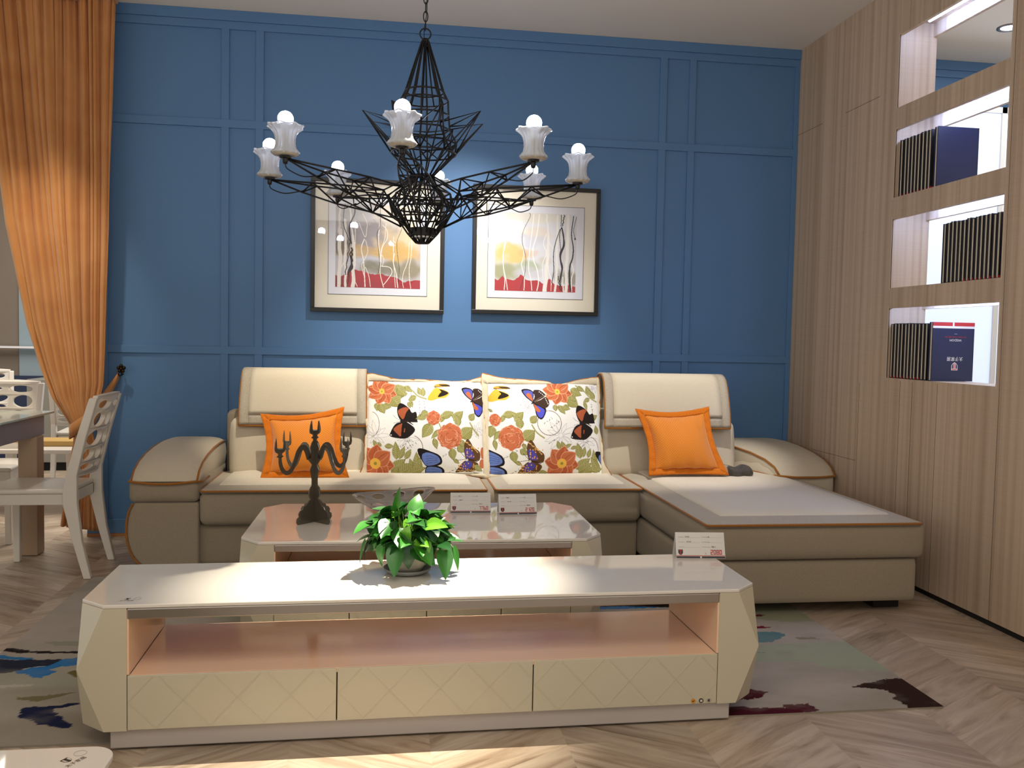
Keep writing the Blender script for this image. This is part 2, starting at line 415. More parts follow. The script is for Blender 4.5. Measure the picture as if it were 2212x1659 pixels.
# picture-side downlight in the next room's ceiling
dl = thing('downlight', 'round ceiling downlight seen through the topmost opening of the wood wall', 'light', (3.93, 5.28, HC-.01))
part('trim_ring', MB().lathe([(.075, HC-.001), (.075, HC-.008), (.06, HC-.010), (.052, HC-.004)], (3.93, 5.28, 0), 32), mat('grey_metal_ring', '8b8b8b', .4, 1), dl, smooth=True)
part('lens', MB().lathe([(.052, HC-.004), (.03, HC-.012), (.001, HC-.015)], (3.93, 5.28, 0), 32), emis('downlight_glow', 'f2f4ff', 14), dl, smooth=True)
# white cabinet with backlit panels beyond the openings
wc = thing('display_cabinet', 'white display cabinet with glowing panels, seen through the openings in the wood wall', 'cabinet', (4.3, 5.8, 0))
M['whitelac'] = mat('white_lacquer', 'd9d6d2', .35)
M['glow'] = emis('backlit_panel', 'd8e6ff', .42)
zs = [.05, .75, 1.05, 1.62, 2.25, 2.925]; xs = [3.2, 3.6, 4.165, 4.60, 5.1]
fr = MB()
for x in xs: fr.box(x-.018, x+.018, 5.60, 5.96, 0, 2.965)
for z in [.03, 2.945]: fr.box(3.182, 5.118, 5.60, 5.96, z-.02, z+.02)
part('frame', fr, M['whitelac'], wc)
for i in range(len(xs)-1):
    part('backlit_panel', MB().box(xs[i]+.018, xs[i+1]-.018, 5.612, 5.64, .05, 2.925), M['glow'], wc)
# ================================================================ books in the openings
M['cover'] = mat('black_book_cover', '1b1716', .5); M['pages'] = mat('book_pages', 'cdc3b0', .8)
M['navycover'] = mat('navy_book_cover', '171f44', .4); M['red'] = mat('red_print', 'c22b2f', .5); M['white'] = mat('white_print', 'ece9e6', .5)
def make_book(x, y, z, th, h, wd, red, label, group, plain=False):
    b = thing('book', label, 'book', (x, y, z), group=group, local=True)
    c = MB().box(0, wd, 0, .0056, 0, h).box(0, wd, th-.0056, th, 0, h).box(wd-.003, wd, 0, th, 0, h)
    part('cover', c, M['cover'] if not plain else M['navycover'], b)
    part('pages', MB().box(.004, wd-.003, .0056, th-.0056, .004, h-.004), M['pages'], b)
    if red:
        part('red_band', MB().box(.001, wd-.002, -.0006, .0060, .001, .014).box(-.0010, .004, .0004, .0052, .001, .013), M['red'], b, label='red stripe at the foot of the cover')
    return b
ordn = ['farthest', 'second', 'third', 'fourth', 'fifth', 'sixth', 'seventh', 'eighth', 'ninth', 'tenth', 'eleventh', 'twelfth', 'thirteenth', 'fourteenth']
rr = random.Random(2)
for (y0, n, pt, z, h, red, where) in ((4.726, 10, .0325, 2.169, .318, lambda i: True, 'opening below the topmost'),
                                      (4.270, 14, .0316, 1.656, .311, lambda i: i > 4, 'second lowest opening'),
                                      (4.718, 11, .0322, 1.143, .308, lambda i: i < 9, 'lowest opening')):
    for i in range(n):
        lab = 'black album with cream pages, %s from the left in the %s' % (ordn[i], where) if i else 'black album with cream pages, leftmost in the %s' % where
        make_book(RX+.016+rr.uniform(0, .004), y0-i*pt, z, pt-.004, h+rr.uniform(-.003, .003), .232, red(i), lab, 'albums in the '+where)
# the nearest book of two rows shows its navy front cover
b = make_book(RX+.014, 4.372, 2.169, .028, .318, .236, False, 'plain navy album facing the camera at the end of the upper row of books', 'navy albums facing front', True)
b = make_book(RX+.014, 4.343, 1.143, .030, .313, .240, False, 'navy album standing upside down, its cover with red band, emblem and lettering', 'navy albums facing front', True)
CX = .132   # cover centre (local)
part('red_band', MB().box(.0, .112, -.0012, .002, .293, .3125).box(.122, .24, -.0012, .002, .293, .3125), M['red'], b, label='red stripes along the upside down foot')
part('white_band', MB().box(0, .24, -.0010, .002, .281, .293).box(.112, .122, -.0013, .002, .293, .3125), M['white'], b)
def up(x, z, s=1, rot=180): return Matrix.Translation((x, -.0012, z)) @ Matrix.Rotation(PI/2, 4, 'X') @ Matrix.Rotation(R(rot), 4, 'Z')
part('lettering', text_mb('WISDOM', .017, up(CX, .224)), M['white'], b)
part('lettering', text_mb('The Crown Comfortable Life', .0105, up(CX, .238)), M['red'], b)
part('lettering', text_mb('太子家居', .0235, up(CX, .127)), M['white'], b)
part('lettering', text_mb('•••••••', .007, up(CX, .254)), M['white'], b)
def shield(mk, cx, z0, s, M4):
    # crest: white shield outline, two dark bars and a red band; drawn upright in 2-D then placed by M4
    def P(pts, dz): return [M4 @ Vector((cx+a*s, z0+b*s, dz)) for a, b in pts]
    o = [(-.5, .55), (.5, .55), (.5, -.15), (.3, -.45), (0, -.65), (-.3, -.45), (-.5, -.15)]
    i1 = [(-.42, .30), (-.20, .30), (-.20, -.45), (-.30, -.36), (-.42, -.14)]; i2 = [(-a, b) for a, b in i1][::-1]
    c1 = [(-.13, .30), (-.03, .30), (-.03, -.54), (-.13, -.5)]; c2 = [(.03, .30), (.13, .30), (.13, -.5), (.03, -.54)]
    top = [(-.42, .36), (.42, .36), (.42, .48), (-.42, .48)]
    for pts, mm, dz in ((o, mk[0], 0), (i1, mk[1], .0004), (i2, mk[1], .0004), (c1, mk[2], .0004), (c2, mk[2], .0004), (top, mk[2], .0004)):
        yield MB().add(P(pts, dz), [tuple(range(len(pts)))]), mm
e = Matrix.Translation((0, -.0012, 0)) @ Matrix.Rotation(PI/2, 4, 'X')
for q, mm in shield(('white', 'navycover', 'red'), 0, 0, .036, Matrix.Translation((CX, -.0012, .078)) @ Matrix.Rotation(PI/2, 4, 'X') @ Matrix.Rotation(PI, 4, 'Z')):
    part('emblem', q, M[mm], b)
# ================================================================ sofa
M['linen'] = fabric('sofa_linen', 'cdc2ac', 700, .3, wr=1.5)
M['linen_shaded'] = fabric('sofa_linen_shaded', 'a0937e', 700, .3)  # same linen; the darker tone stands in for shade on the lower parts
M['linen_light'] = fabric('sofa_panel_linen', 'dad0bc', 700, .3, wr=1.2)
M['border'] = fabric('quilted_border_shaded', 'b5ab99', 300, .5, wr=4)  # grey tone carries the shading of the curved, quilted edge
M['piping'] = fabric('orange_piping', 'a26a2e', 600, .3)
sofa = thing('sectional_sofa', 'long beige sectional sofa with orange piping, headrests and a chaise on its right side', 'sofa', (.2, 5.2, 0))
# bases
part('seat_base', MB().soft(-1.02, 1.50, 5.06, 5.90, .03, .262, .02, (20, 8, 5)), M['linen_shaded'], sofa, smooth=True)
part('chaise_base', MB().soft(1.50, 2.625, 4.015, 5.90, .062, .275, .02, (12, 16, 5)), M['linen_shaded'], sofa, smooth=True)
for x, y in ((2.53, 4.17), (1.6, 4.17), (2.53, 5.8), (1.6, 5.8)):
    part('leg', MB().box(x-.07, x+.07, y-.05, y+.05, .0068 if x < 2.04 else .001, .064), M['dark'], sofa, bevel=.004)
# left arm: bulging panel, band, sloped pad
prof_ = smooth_path([(-1.20, .012), (-1.262, .028), (-1.317, .066), (-1.352, .12), (-1.372, .19), (-1.375, .27), (-1.362, .345), (-1.338, .392)], 3)
part('arm_base', MB().prism(prof_+[(-1.0, .392), (-1.0, .012)], 5.01, 5.90, 'y'), M['linen_shaded'], sofa, smooth=False, bevel=.012, seg=3)
part('arm_band', MB().soft(-1.365, -1.0, 5.005, 5.90, .392, .52, .03, (8, 10, 5), puff=(.01, .012, 0)), M['linen_shaded'], sofa, smooth=True)
part('piping', MB().tube([(x-.002, 5.008, z) for x, z in prof_], .006, 6), M['piping'], sofa, smooth=True)
def armpad(xo, xi0, xi1, yf, zf, sgn):
    prof = [(0, 0), (.05, .052), (.14, .092), (.28, .122), (.45, .142), (.62, .150), (.80, .145)]
    NV = 12; rows = []
    for y_, z_ in prof:
        row = []
        for j in range(NV+1):
            s = j/NV; xi = xi0+(xi1-xi0)*min(1, y_/.6); x = xo+(xi-xo)*s
            e = 1-abs(2*s-1)**5
            row.append((x, yf+y_+.02*(1-e), zf+z_*(.90+.10*e)+.012*e*(1 if y_ > 0 else 0)))
        rows.append(row)
    mb = MB(); mb.grid(rows)
    lo = [[(p[0], p[1], p[2]) for p in [r[k] for r in rows]] for k in (0, NV)]
    for line, flip in ((lo[0], False), (lo[1], True)):   # side faces, slightly bulging
        g = []
        for p in line:
            g.append([p, (p[0]+(.012 if (sgn > 0) == flip else -.012), p[1], (p[2]+zf-.01)/2), (p[0], p[1], zf-.012)])
        mb.grid(g, flip=not flip)
    return mb, rows
pad, rows = armpad(-1.352, -1.01, -1.0, 4.995, .512, 1)
part('arm_pad', pad, M['linen'], sofa, smooth=True)
mb = MB().tube([r[0] for r in rows], .006, 6).tube([r[-1] for r in rows], .006, 6)
fr = [(-1.362+(.36)*s/12, 4.992-.012*math.sin(PI*s/12), .514-.014*math.sin(PI*s/12)) for s in range(13)]
mb.tube(fr, .007, 6).tube([(-1.0, 4.993, .512), (-.985, 5.05, .504), (-.98, 5.2, .51)], .006, 6)
part('piping', mb, M['piping'], sofa, smooth=True)
# right arm
part('arm_base', MB().soft(2.46, 2.835, 5.235, 5.90, .03, .50, .03, (8, 10, 10)), M['linen'], sofa, smooth=True)
pad, rows = armpad(2.832, 2.465, 2.30, 5.225, .495, -1)
part('arm_pad', pad, M['linen'], sofa, smooth=True)
side = []
for i in range(9):
    s = i/8; a = rows[0][-1]; b = rows[-1][-1]; x = a[0]+(b[0]-a[0])*s; y = a[1]+(b[1]-a[1])*s; zz = rows[min(6, int(s*6+.5))][-1][2]
    side.append([(x-.004, y, zz-.004), (x-.03, y-.02, zz*.6+.19), (x-.035, y-.03, .46)])
part('arm_side', MB().grid(side), M['linen'], sofa, smooth=True)
mb = MB().tube([r[0] for r in rows], .006, 6).tube([(r[-1][0], r[-1][1], r[-1][2]+.002) for r in rows], .007, 6)
mb.tube([(2.83-.37*s/12, 5.222-.008*math.sin(PI*s/12), .498-.01*math.sin(PI*s/12)) for s in range(13)], .007, 6)
mb.tube([(2.46, 5.222, .498), (2.42, 5.30, .492), (2.36, 5.45, .50), (2.30, 5.6, .50)], .006, 6)
part('piping', mb, M['piping'], sofa, smooth=True)
# seat bodies
part('seat_cushion', MB().soft(-1.0, 1.505, 4.995, 5.75, .262, .455, .045, (30, 10, 6), puff=(0, .008, .004)), M['linen_shaded'], sofa, smooth=True)
part('chaise_cushion', MB().soft(1.505, 2.645, 3.985, 5.75, .283, .455, .03, (14, 20, 6), puff=(.008, .010, .004)), M['linen_shaded'], sofa, smooth=True)
def topper(x0, x1, y0, y1, z, name, hump=.03, bw=.085, front=0):
    NX, NY = 26, 26; rows = []
    def hz(x, y):
        s, t_ = (x-x0)/(x1-x0), (y-y0)/(y1-y0)
        e = min(1, min(s, 1-s)*(x1-x0)/.22, t_*(y1-y0)/.22)
        bx = 1 if (min(s, 1-s)*(x1-x0) > bw and t_*(y1-y0) > bw) else 0
        return z+.012+hump*math.sin(min(1, e)*PI/2)**1.0+.007*bx
    def ext(a, b, n, c): # positions with lines at border
        return [a, a+.02, a+bw-.002, a+bw+.004]+[a+bw+.004+(b-a-2*bw-.008)*i/n for i in range(1, n)]+[b-bw-.004, b-bw+.002, b-.02, b]
    X_, Y_ = ext(x0, x1, 14, 0), ext(y0, y1, 14, 0)
    border, centre = MB(), MB()
    def face_grid(mbx, xs, ys): mbx.grid([[(x, y, hz(x, y)) for y in ys] for x in xs])
    face_grid(border, X_[:3], Y_); face_grid(border, X_[-3:], Y_); face_grid(border, X_[2:-2], Y_[:3])
    rim = [(x, y0, z) for x in X_]+[(x1, y, z) for y in Y_]+[(x0, y, z) for y in Y_]
    border.grid([[(x, y0, hz(x, y0)), (x, y0+.004, z-.004)] for x in X_]); border.grid([[(x0, y, hz(x0, y)), (x0+.004, y, z-.004)] for y in Y_]); border.grid([[(x1, y, hz(x1, y)), (x1-.004, y, z-.004)] for y in Y_])
    face_grid(centre, X_[2:-2], Y_[2:])
    t_ = part(name, centre, M['linen_light'], sofa, smooth=True)
    part('border', border, M['border'], t_, smooth=True, label='quilted border, shading put in as a greyer tone')
    pts = [(x0, y1, hz(x0, y1))]+[(x0, y, hz(x0, y)-.004) for y in Y_[::-1][1:]]+[(x, y0-.003, hz(x, y0)-.006) for x in X_[1:]]+[(x1, y, hz(x1, y)-.004) for y in Y_[1:]]
    part('piping', MB().tube(pts, .006, 6), M['piping'], t_, smooth=True, label='orange piping')
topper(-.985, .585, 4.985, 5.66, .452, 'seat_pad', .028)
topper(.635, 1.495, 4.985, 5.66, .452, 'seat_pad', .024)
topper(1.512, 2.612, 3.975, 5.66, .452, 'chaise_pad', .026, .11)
# backs
part('back_frame', MB().soft(-.985, 2.27, 5.76, 5.93, .05, .84, .04, (30, 4, 10)), M['linen_shaded'], sofa, smooth=True)
def lean(y0, k): return lambda x, y, z: (x, y+(z-.47)*k, z)
for (xa, xb, xc, xd, who) in ((-.925, -.105, -.86, -.115, 0), (1.375, 2.285, 1.395, 2.215, 1)):
    part('backrest', MB().soft(xa, xb, 5.50, 5.72, .44, .815, .05, (16, 6, 10), puff=(.012, .02, .0), fn=lean(0, .12)), M['linen'], sofa, smooth=True)
    part('headrest', MB().soft(xc-.04, xd+.02, 5.62, 5.80, .74, .875, .06, (16, 6, 6), fn=lean(0, .10)), M['linen'], sofa, smooth=True)
    # cover draped over the headrest: curved sheet with quilted border and piping
    prof = [(5.505, .775), (5.512, .84), (5.525, .90), (5.545, .97), (5.568, 1.03), (5.592, 1.072), (5.63, 1.098), (5.68, 1.105), (5.74, 1.098), (5.785, 1.06), (5.80, .98), (5.805, .86)]
    prof = smooth_path(prof, 3)
    if who: prof = [(y-.03, z) for y, z in prof]
    def rowat(x, i0, i1, dz=0, dn=0): return [(x+ (.02*(1.1-p[1])*(1 if x > (xc+xd)/2 else -1)), p[0]-dn, p[1]) for p in prof[i0:i1]]
    nx = [xc+(xd-xc)*s/18 for s in range(19)]; bw = .055
    inner = [x for x in nx if xc+bw <= x <= xd-bw]; inner = [xc+bw]+inner+[xd-bw]
    b0 = 3
    cover = part('headrest_cover', MB().grid([rowat(x, b0, len(prof), dn=.006) for x in inner]), M['linen'], sofa, smooth=True, solid=.02)
    bd = MB()
    bd.grid([rowat(x, 0, len(prof)) for x in (xc, xc+.02, xc+bw)]); bd.grid([rowat(x, 0, len(prof)) for x in (xd-bw, xd-.02, xd)])
    bd.grid([rowat(x, 0, b0+1) for x in inner])
    part('border', bd, M['border'], cover, smooth=True, solid=.02)
    l = rowat(xc, 0, len(prof), dn=.004); r_ = rowat(xd, 0, len(prof), dn=.004)
    bot = [(l[0][0]+(r_[0][0]-l[0][0])*s/12, l[0][1], l[0][2]-.006) for s in range(13)]
    part('piping', MB().tube(l[::-1]+bot+r_, .007, 6), M['piping'], cover, smooth=True)
part('backrest', MB().soft(-.10, 1.37, 5.66, 5.80, .44, .93, .05, (24, 4, 8)), M['linen'], sofa, smooth=True)
# ================================================================ printed cushions
WH = 'e3e1da'; OR_, ORL, ORD = 'bb6842', 'd69a78', '8f4526'; GR, GRL, GRD = '8b8748', 'b3ae78', '5b5a30'
def petal_flower(C, cx, cy, r, n, ph=0, core='e3b04a', cr=.24, sq=1.0, wide=.42):
    for k in range(n):
        a = ph+2*PI*k/n; ca, sa = math.cos(a), math.sin(a)
        pts = []
        for t in np.linspace(0, 1, 9): pts.append((t, wide*math.sin(PI*min(1, t**.8))**.8*(1-.15*t)))
        pl = [(cx+r*(t*ca-w_*sa), cy+r*sq*(t*sa+w_*ca)) for t, w_ in pts]+[(cx+r*(t*ca+w_*sa), cy+r*sq*(t*sa-w_*ca)) for t, w_ in pts[::-1]]
        C.poly(pl, OR_ if k % 2 else 'b05c38'); C.line(pl+[pl[0]], 9, ORL)
        for d in (-.12, .1): C.line([(cx+r*(t*ca-d*math.sin(PI*t)*sa), cy+r*sq*(t*sa+d*math.sin(PI*t)*ca)) for t in (.3, .5, .7, .85)], [7, 9, 7, 4], ORL if d > 0 else ORD)
    C.ell(cx, cy, r*cr, r*cr, core); C.ell(cx, cy, r*cr*.3, r*cr*.3, '8c8a3a')
def rose(C, cx, cy, r, seed):
    q = random.Random(seed)
    C.poly([(cx+r*(1+.06*math.sin(9*a))*math.cos(a), cy+r*(1+.06*math.cos(8*a))*math.sin(a)) for a in np.linspace(0, 2*PI, 60)], 'bd6844')
    for i in range(int(46*max(.45, r/170))):
        rr_ = r*.9*math.sqrt(q.random()); a = q.uniform(0, 2*PI); x, y = cx+rr_*math.cos(a), cy+rr_*math.sin(a); s_ = r*q.uniform(.12, .24); a0 = a+q.uniform(-.6, .6)
        C.line([(x+s_*math.cos(a0+t), y+s_*.8*math.sin(a0+t)) for t in np.linspace(-1.2, 1.2, 6)], [3, 7, 9, 9, 7, 3], ORL if i % 3 else ORD)
def leaf(C, x0, y0, x1, y1, w_=.25, c=GR, bend=0):
    dx, dy = x1-x0, y1-y0; T = np.linspace(0, 1, 10)
    mid = [(x0+dx*t-dy*bend*math.sin(PI*t), y0+dy*t+dx*bend*math.sin(PI*t)) for t in T]
    W = [w_*math.sin(PI*t**.8)*.56 for t in T]
    up_ = [(m_[0]-dy*w2, m_[1]+dx*w2) for m_, w2 in zip(mid, W)]; dn = [(m_[0]+dy*w2, m_[1]-dx*w2) for m_, w2 in zip(mid, W)]
    C.poly(up_+dn[::-1], c); C.poly(mid+dn[::-1], GRL, .45); C.line(mid, 6, GRL)
    for i in range(2, 9, 1):
        C.line([mid[i], ((up_[min(9, i+1)][0]*.8+mid[i][0]*.2), (up_[min(9, i+1)][1]*.8+mid[i][1]*.2))], 4, GRL)
        C.line([mid[i], ((dn[min(9, i+1)][0]*.8+mid[i][0]*.2), (dn[min(9, i+1)][1]*.8+mid[i][1]*.2))], 4, GRD)
    C.line(up_, 4, GRD)
def stem(C, pts, w_=14): C.line(smooth_path(pts, 5), w_, GR); C.line(smooth_path(pts, 5), w_*.3, GRL)
def bfly(C, ox, oy, kind, s=1, flip=1, rot=0):
    ca, sa = math.cos(rot), math.sin(rot)
    def P(pts): return [(ox+s*(x*flip*ca-y*sa), oy+s*(x*flip*sa+y*ca)) for x, y in smooth_loop(pts, 4)]
    def Q(pts): return [(ox+s*(x*flip*ca-y*sa), oy+s*(x*flip*sa+y*ca)) for x, y in pts]
    dk = '1d1512'
    if kind == 'red':
        C.poly(P([(0, 0), (-60, -130), (-40, -240), (20, -255), (120, -190), (170, -120), (235, -130), (255, 0), (255, 20), (120, 20)]), dk)
        C.poly(P([(0, 20), (90, 20), (220, 130), (110, 250), (0, 265), (-150, 240), (-160, 190), (-90, 60)]), dk)
        C.poly(P([(20, -25), (-45, -110), (-35, -160), (60, -200), (120, -180), (80, -120), (50, -40)]), 'a35432')
        C.poly(P([(20, 40), (-60, 80), (-110, 130), (-70, 180), (0, 235), (10, 150), (15, 80)]), 'a35432')
        C.line(Q([(0, 8), (120, 12), (190, 60)]), [26, 22, 8], '2a1c16'); C.line(Q([(60, 120), (55, 165)]), 14, 'a35432')
        C.line(Q([(-5, 0), (-80, -40), (-115, -80)]), 4, dk); C.line(Q([(-5, 10), (-110, 40)]), 4, dk); C.ell(*Q([(-145, 215)])[0], 10*s, 10*s, 'e8e0d0')
    if kind == 'blue':     # whole blue pair seen at the bottom
        C.poly(P([(0, 0), (-110, -170), (-130, -260), (-60, -270), (60, -230), (200, -170), (250, -90), (230, -20), (110, 10)]), dk)
        C.poly(P([(0, 20), (130, -10), (250, 30), (290, 100), (250, 200), (130, 240), (0, 240)]), dk)
        C.poly(P([(0, -15), (-60, -120), (-40, -200), (60, -205), (180, -150), (220, -80), (190, -40), (100, -10)]), '6075b0')
        C.poly(P([(10, 35), (120, 15), (230, 50), (250, 110), (210, 180), (100, 210), (15, 210)]), '6075b0')
        for q_ in range(4): C.line(P([(10, -30-q_*38), (60, -50-q_*36), (120, -50-q_*30), (190, -60-q_*22)])[:13], 5, '2b3566')
        for q_ in range(4): C.line(P([(20, 60+q_*36), (80, 50+q_*38), (150, 60+q_*34), (210, 80+q_*24)])[:13], 5, '2b3566')
        C.line(Q([(-110, -190), (-20, -215)]), 26*s, dk)
    if kind == 'purple':   # blue and orange wings left, brown wings right
        C.poly(P([(0, 0), (-110, -80), (-165, -170), (-130, -200), (-40, -195), (20, -150), (10, -60)]), dk)
        C.poly(P([(0, 10), (20, 110), (40, 200), (110, 250), (170, 180), (190, 90), (110, 30)]), dk)
        C.poly(P([(-5, -20), (-90, -80), (-140, -165), (-60, -180), (5, -150), (0, -70)]), '5054a0')
        C.poly(P([(-5, -20), (-70, -70), (-100, -110), (-60, -140), (-25, -110)]), 'b5623a')
        C.poly(P([(12, 40), (35, 120), (60, 200), (110, 225), (150, 180), (165, 110), (90, 60)]), '4d50b8')
        C.poly(P([(8, 20), (20, 90), (40, 130), (90, 140), (95, 110), (50, 60)]), 'b5623a')
        C.poly(P([(0, -10), (30, -90), (20, -175), (110, -185), (190, -130), (190, -90), (60, -20)]), '33241d')
        C.poly(P([(20, 0), (120, -40), (200, -80), (250, -10), (225, 60), (160, 80), (60, 30)]), '3b2a21')
        for i_ in range(4): C.ell(*Q([(112+22*i_, -155+18*i_)])[0], 7*s, 7*s, 'ece6dc'); C.ell(*Q([(196+10*i_, -55+24*i_)])[0], 7*s, 7*s, 'ece6dc')
        C.line(Q([(0, 5), (80, -50), (180, -110)]), [20, 14, 6], '6a5344'); C.line(Q([(-20, 12), (10, -2)]), 22*s, dk)
    if kind == 'brown':
        C.poly(P([(0, 0), (-35, -120), (-30, -230), (20, -300), (70, -250), (120, -170), (215, -100), (230, -20), (200, 40), (100, 20)]), '5b3d22')
        C.poly(P([(0, 20), (60, 20), (190, 80), (170, 160), (90, 205), (-60, 205), (-170, 215), (-120, 130), (-60, 60)]), '5b3d22')
        C.poly(P([(5, -20), (-20, -110), (-5, -160), (70, -140), (110, -80), (130, -10), (60, 0)]), '4b4596')
        C.poly(P([(0, 40), (-60, 90), (-80, 150), (-20, 180), (60, 150), (100, 90), (50, 40)]), '4b4596')
        q = random.Random(9)
        for i_ in range(34):
            a = q.uniform(0, 1); x, y = (q.uniform(10, 200), q.uniform(-170, -10)) if i_ % 2 else (q.uniform(-130, 130), q.uniform(60, 195))
            C.ell(*Q([(x, y)])[0], 9*s, 12*s, 'd79a4a')
        for i_ in range(22):
            C.ell(*Q([(-10+i_*9.5, -265+ (i_*9.5)*.85+q.uniform(-12, 12))])[0], 6*s, 8*s, 'd9b26a'); C.ell(*Q([(-140+i_*13, 190+q.uniform(-12, 8))])[0], 6*s, 7*s, 'd9b26a')
        C.line(Q([(0, 5), (90, 25), (180, 50)]), [24, 26, 10], '3a281c'); C.ell(*Q([(8, 20)])[0], 24*s, 20*s, 'cfc3b4'); C.line(Q([(0, 0), (-90, -100)]), 6, dk); C.line(Q([(0, 5), (-130, 20)]), 6, dk)
    if kind == 'yellow':
        C.poly(P([(-20, -70), (40, -95), (170, -95), (240, -60), (130, -50), (0, -50)]), 'b98e34')
        C.poly(P([(0, -40), (60, -30), (160, 0), (215, 50), (150, 110), (40, 120), (-60, 150), (-130, 130), (-90, 50)]), 'd6a93a')
        C.poly(P([(60, -20), (200, 30), (160, 70), (40, 100), (60, 50), (90, 20)]), '241a10')
        C.poly(P([(60, -85), (200, -85), (235, -60), (120, -60)]), '3a2a16'); C.line(Q([(-15, -50), (120, -55)]), [14, 6], '6a4a22')
def sketch(C, cx, cy, r, seed):   # grey ghost flower
    q = random.Random(seed)
    for k_ in range(11):
        a = 2*PI*k_/11+q.uniform(-.15, .15); l_ = r*q.uniform(.6, 1.05)
        p = [(cx+l_*(t*math.cos(a)-.13*math.sin(PI*t)*math.sin(a)), cy+l_*(t*math.sin(a)+.13*math.sin(PI*t)*math.cos(a))) for t in np.linspace(.12, 1, 7)]
        p2 = [(cx+l_*(t*math.cos(a)+.13*math.sin(PI*t)*math.sin(a)), cy+l_*(t*math.sin(a)-.13*math.sin(PI*t)*math.cos(a))) for t in np.linspace(.12, 1, 7)]
        C.line(p, 5, 'b9b4b8'); C.line(p2, 5, 'a39da3')
def script(C, x, y, s_, n, seed, vert=False, c='6f645c'):
    q = random.Random(seed)
    for i_ in range(n):
        d = i_*s_*1.25; px_, py_ = (x, y+d) if vert else (x+d*.82, y-d*.57)
        C.line([(px_+q.uniform(-.5, .5)*s_, py_+q.uniform(-.5, .5)*s_) for _ in range(4)], 5, c)
def printA(C):
    script(C, 905, 420, 34, 5, 3, True); script(C, 985, 415, 34, 4, 4, True); script(C, 770, 285, 30, 3, 5, True)
    sketch(C, 240, 940, 230, 1); sketch(C, 700, 960, 200, 2); sketch(C, 1800, 860, 130, 5); C.line([(170+120*math.cos(a), 770+185*math.sin(a)) for a in np.linspace(-1.5, 1.5, 14)], 9, '8c7c74')
    C.line([(760+200*math.cos(a), 1110+200*math.sin(a)) for a in np.linspace(-1.2, .35, 14)], 10, '7d5c4c')
    for (x0, y0, x1, y1) in ((450, 250, 720, 300), (430, 300, 610, 500), (560, 200, 700, 330), (340, 470, 470, 500), (260, 440, 250, 570), (290, 450, 370, 600)): leaf(C, x0, y0, x1, y1, .75)
    petal_flower(C, 320, 270, 240, 8, .25, cr=.18, sq=.85)
    stem(C, [(620, 180), (780, 240), (880, 330), (1010, 375)], 20)
    for (x0, y0, x1, y1) in ((680, 180, 790, 270), (930, 320, 880, 200), (960, 340, 960, 200), (860, 340, 730, 400), (760, 400, 800, 500), (730, 420, 770, 510)): leaf(C, x0, y0, x1, y1, .55)
    bfly(C, 620, 700, 'red'); bfly(C, 1160, 250, 'yellow'); bfly(C, 1740, 410, 'purple')
    stem(C, [(1210, 740), (1240, 800), (1290, 830)], 16)
    for (x0, y0, x1, y1, w_) in ((1030, 620, 850, 670, .5), (1040, 570, 920, 640, .8), (1100, 740, 950, 950, .6), (1230, 830, 1090, 960, .4), (1130, 950, 1180, 1120, .45), (1230, 720, 1290, 570, .5), (1240, 640, 1440, 570, .5), (1400, 600, 1520, 680, .45), (1430, 700, 1590, 560, .6), (1520, 780, 1480, 620, .6), (1560, 960, 1740, 810, .8), (1500, 1080, 1610, 1180, .7), (1530, 990, 1620, 1100, .6), (1690, 700, 1770, 600, .8), (1410, 1110, 1440, 1300, .6), (1440, 1280, 1530, 1350, .5)): leaf(C, x0, y0, x1, y1, w_)
    stem(C, [(1700, 740), (1760, 840), (1840, 940)], 20)
    rose(C, 1125, 655, 105, 3); rose(C, 1380, 930, 190, 4)
    script(C, 1290, 1230, 40, 5, 8); script(C, 1380, 1500, 48, 5, 9); script(C, 620, 1090, 34, 5, 10); script(C, 700, 1130, 36, 5, 11, c='5a4038')
    for (x0, y0, x1, y1, w_) in ((250, 1100, 210, 1000, .5), (330, 1090, 270, 1030, .5), (380, 1080, 520, 1080, .5), (560, 1280, 540, 1010, .4), (600, 1270, 680, 1080, .4), (690, 1270, 780, 1120, .45), (480, 1440, 700, 1270, .5), (520, 1500, 760, 1330, .45), (600, 1510, 860, 1330, .35), (760, 1500, 870, 1280, .4), (880, 1500, 860, 1160, .35), (900, 1500, 920, 1250, .35), (700, 1510, 1020, 1400, .35), (480, 1500, 600, 1380, .6), (800, 1400, 760, 1260, .4)): leaf(C, x0, y0, x1, y1, w_)
    petal_flower(C, 240, 1350, 290, 8, .1, cr=.28, wide=.46)
    bfly(C, 1010, 1380, 'blue', 1.0); bfly(C, 1640, 1280, 'brown')
    leaf(C, 1760, 1390, 1900, 1480, .5); C.ell(1905, 1210, 32, 90, OR_); C.ell(1895, 1370, 45, 70, OR_); C.line([(1760, 1510), (1900, 1530)], 20, GR)
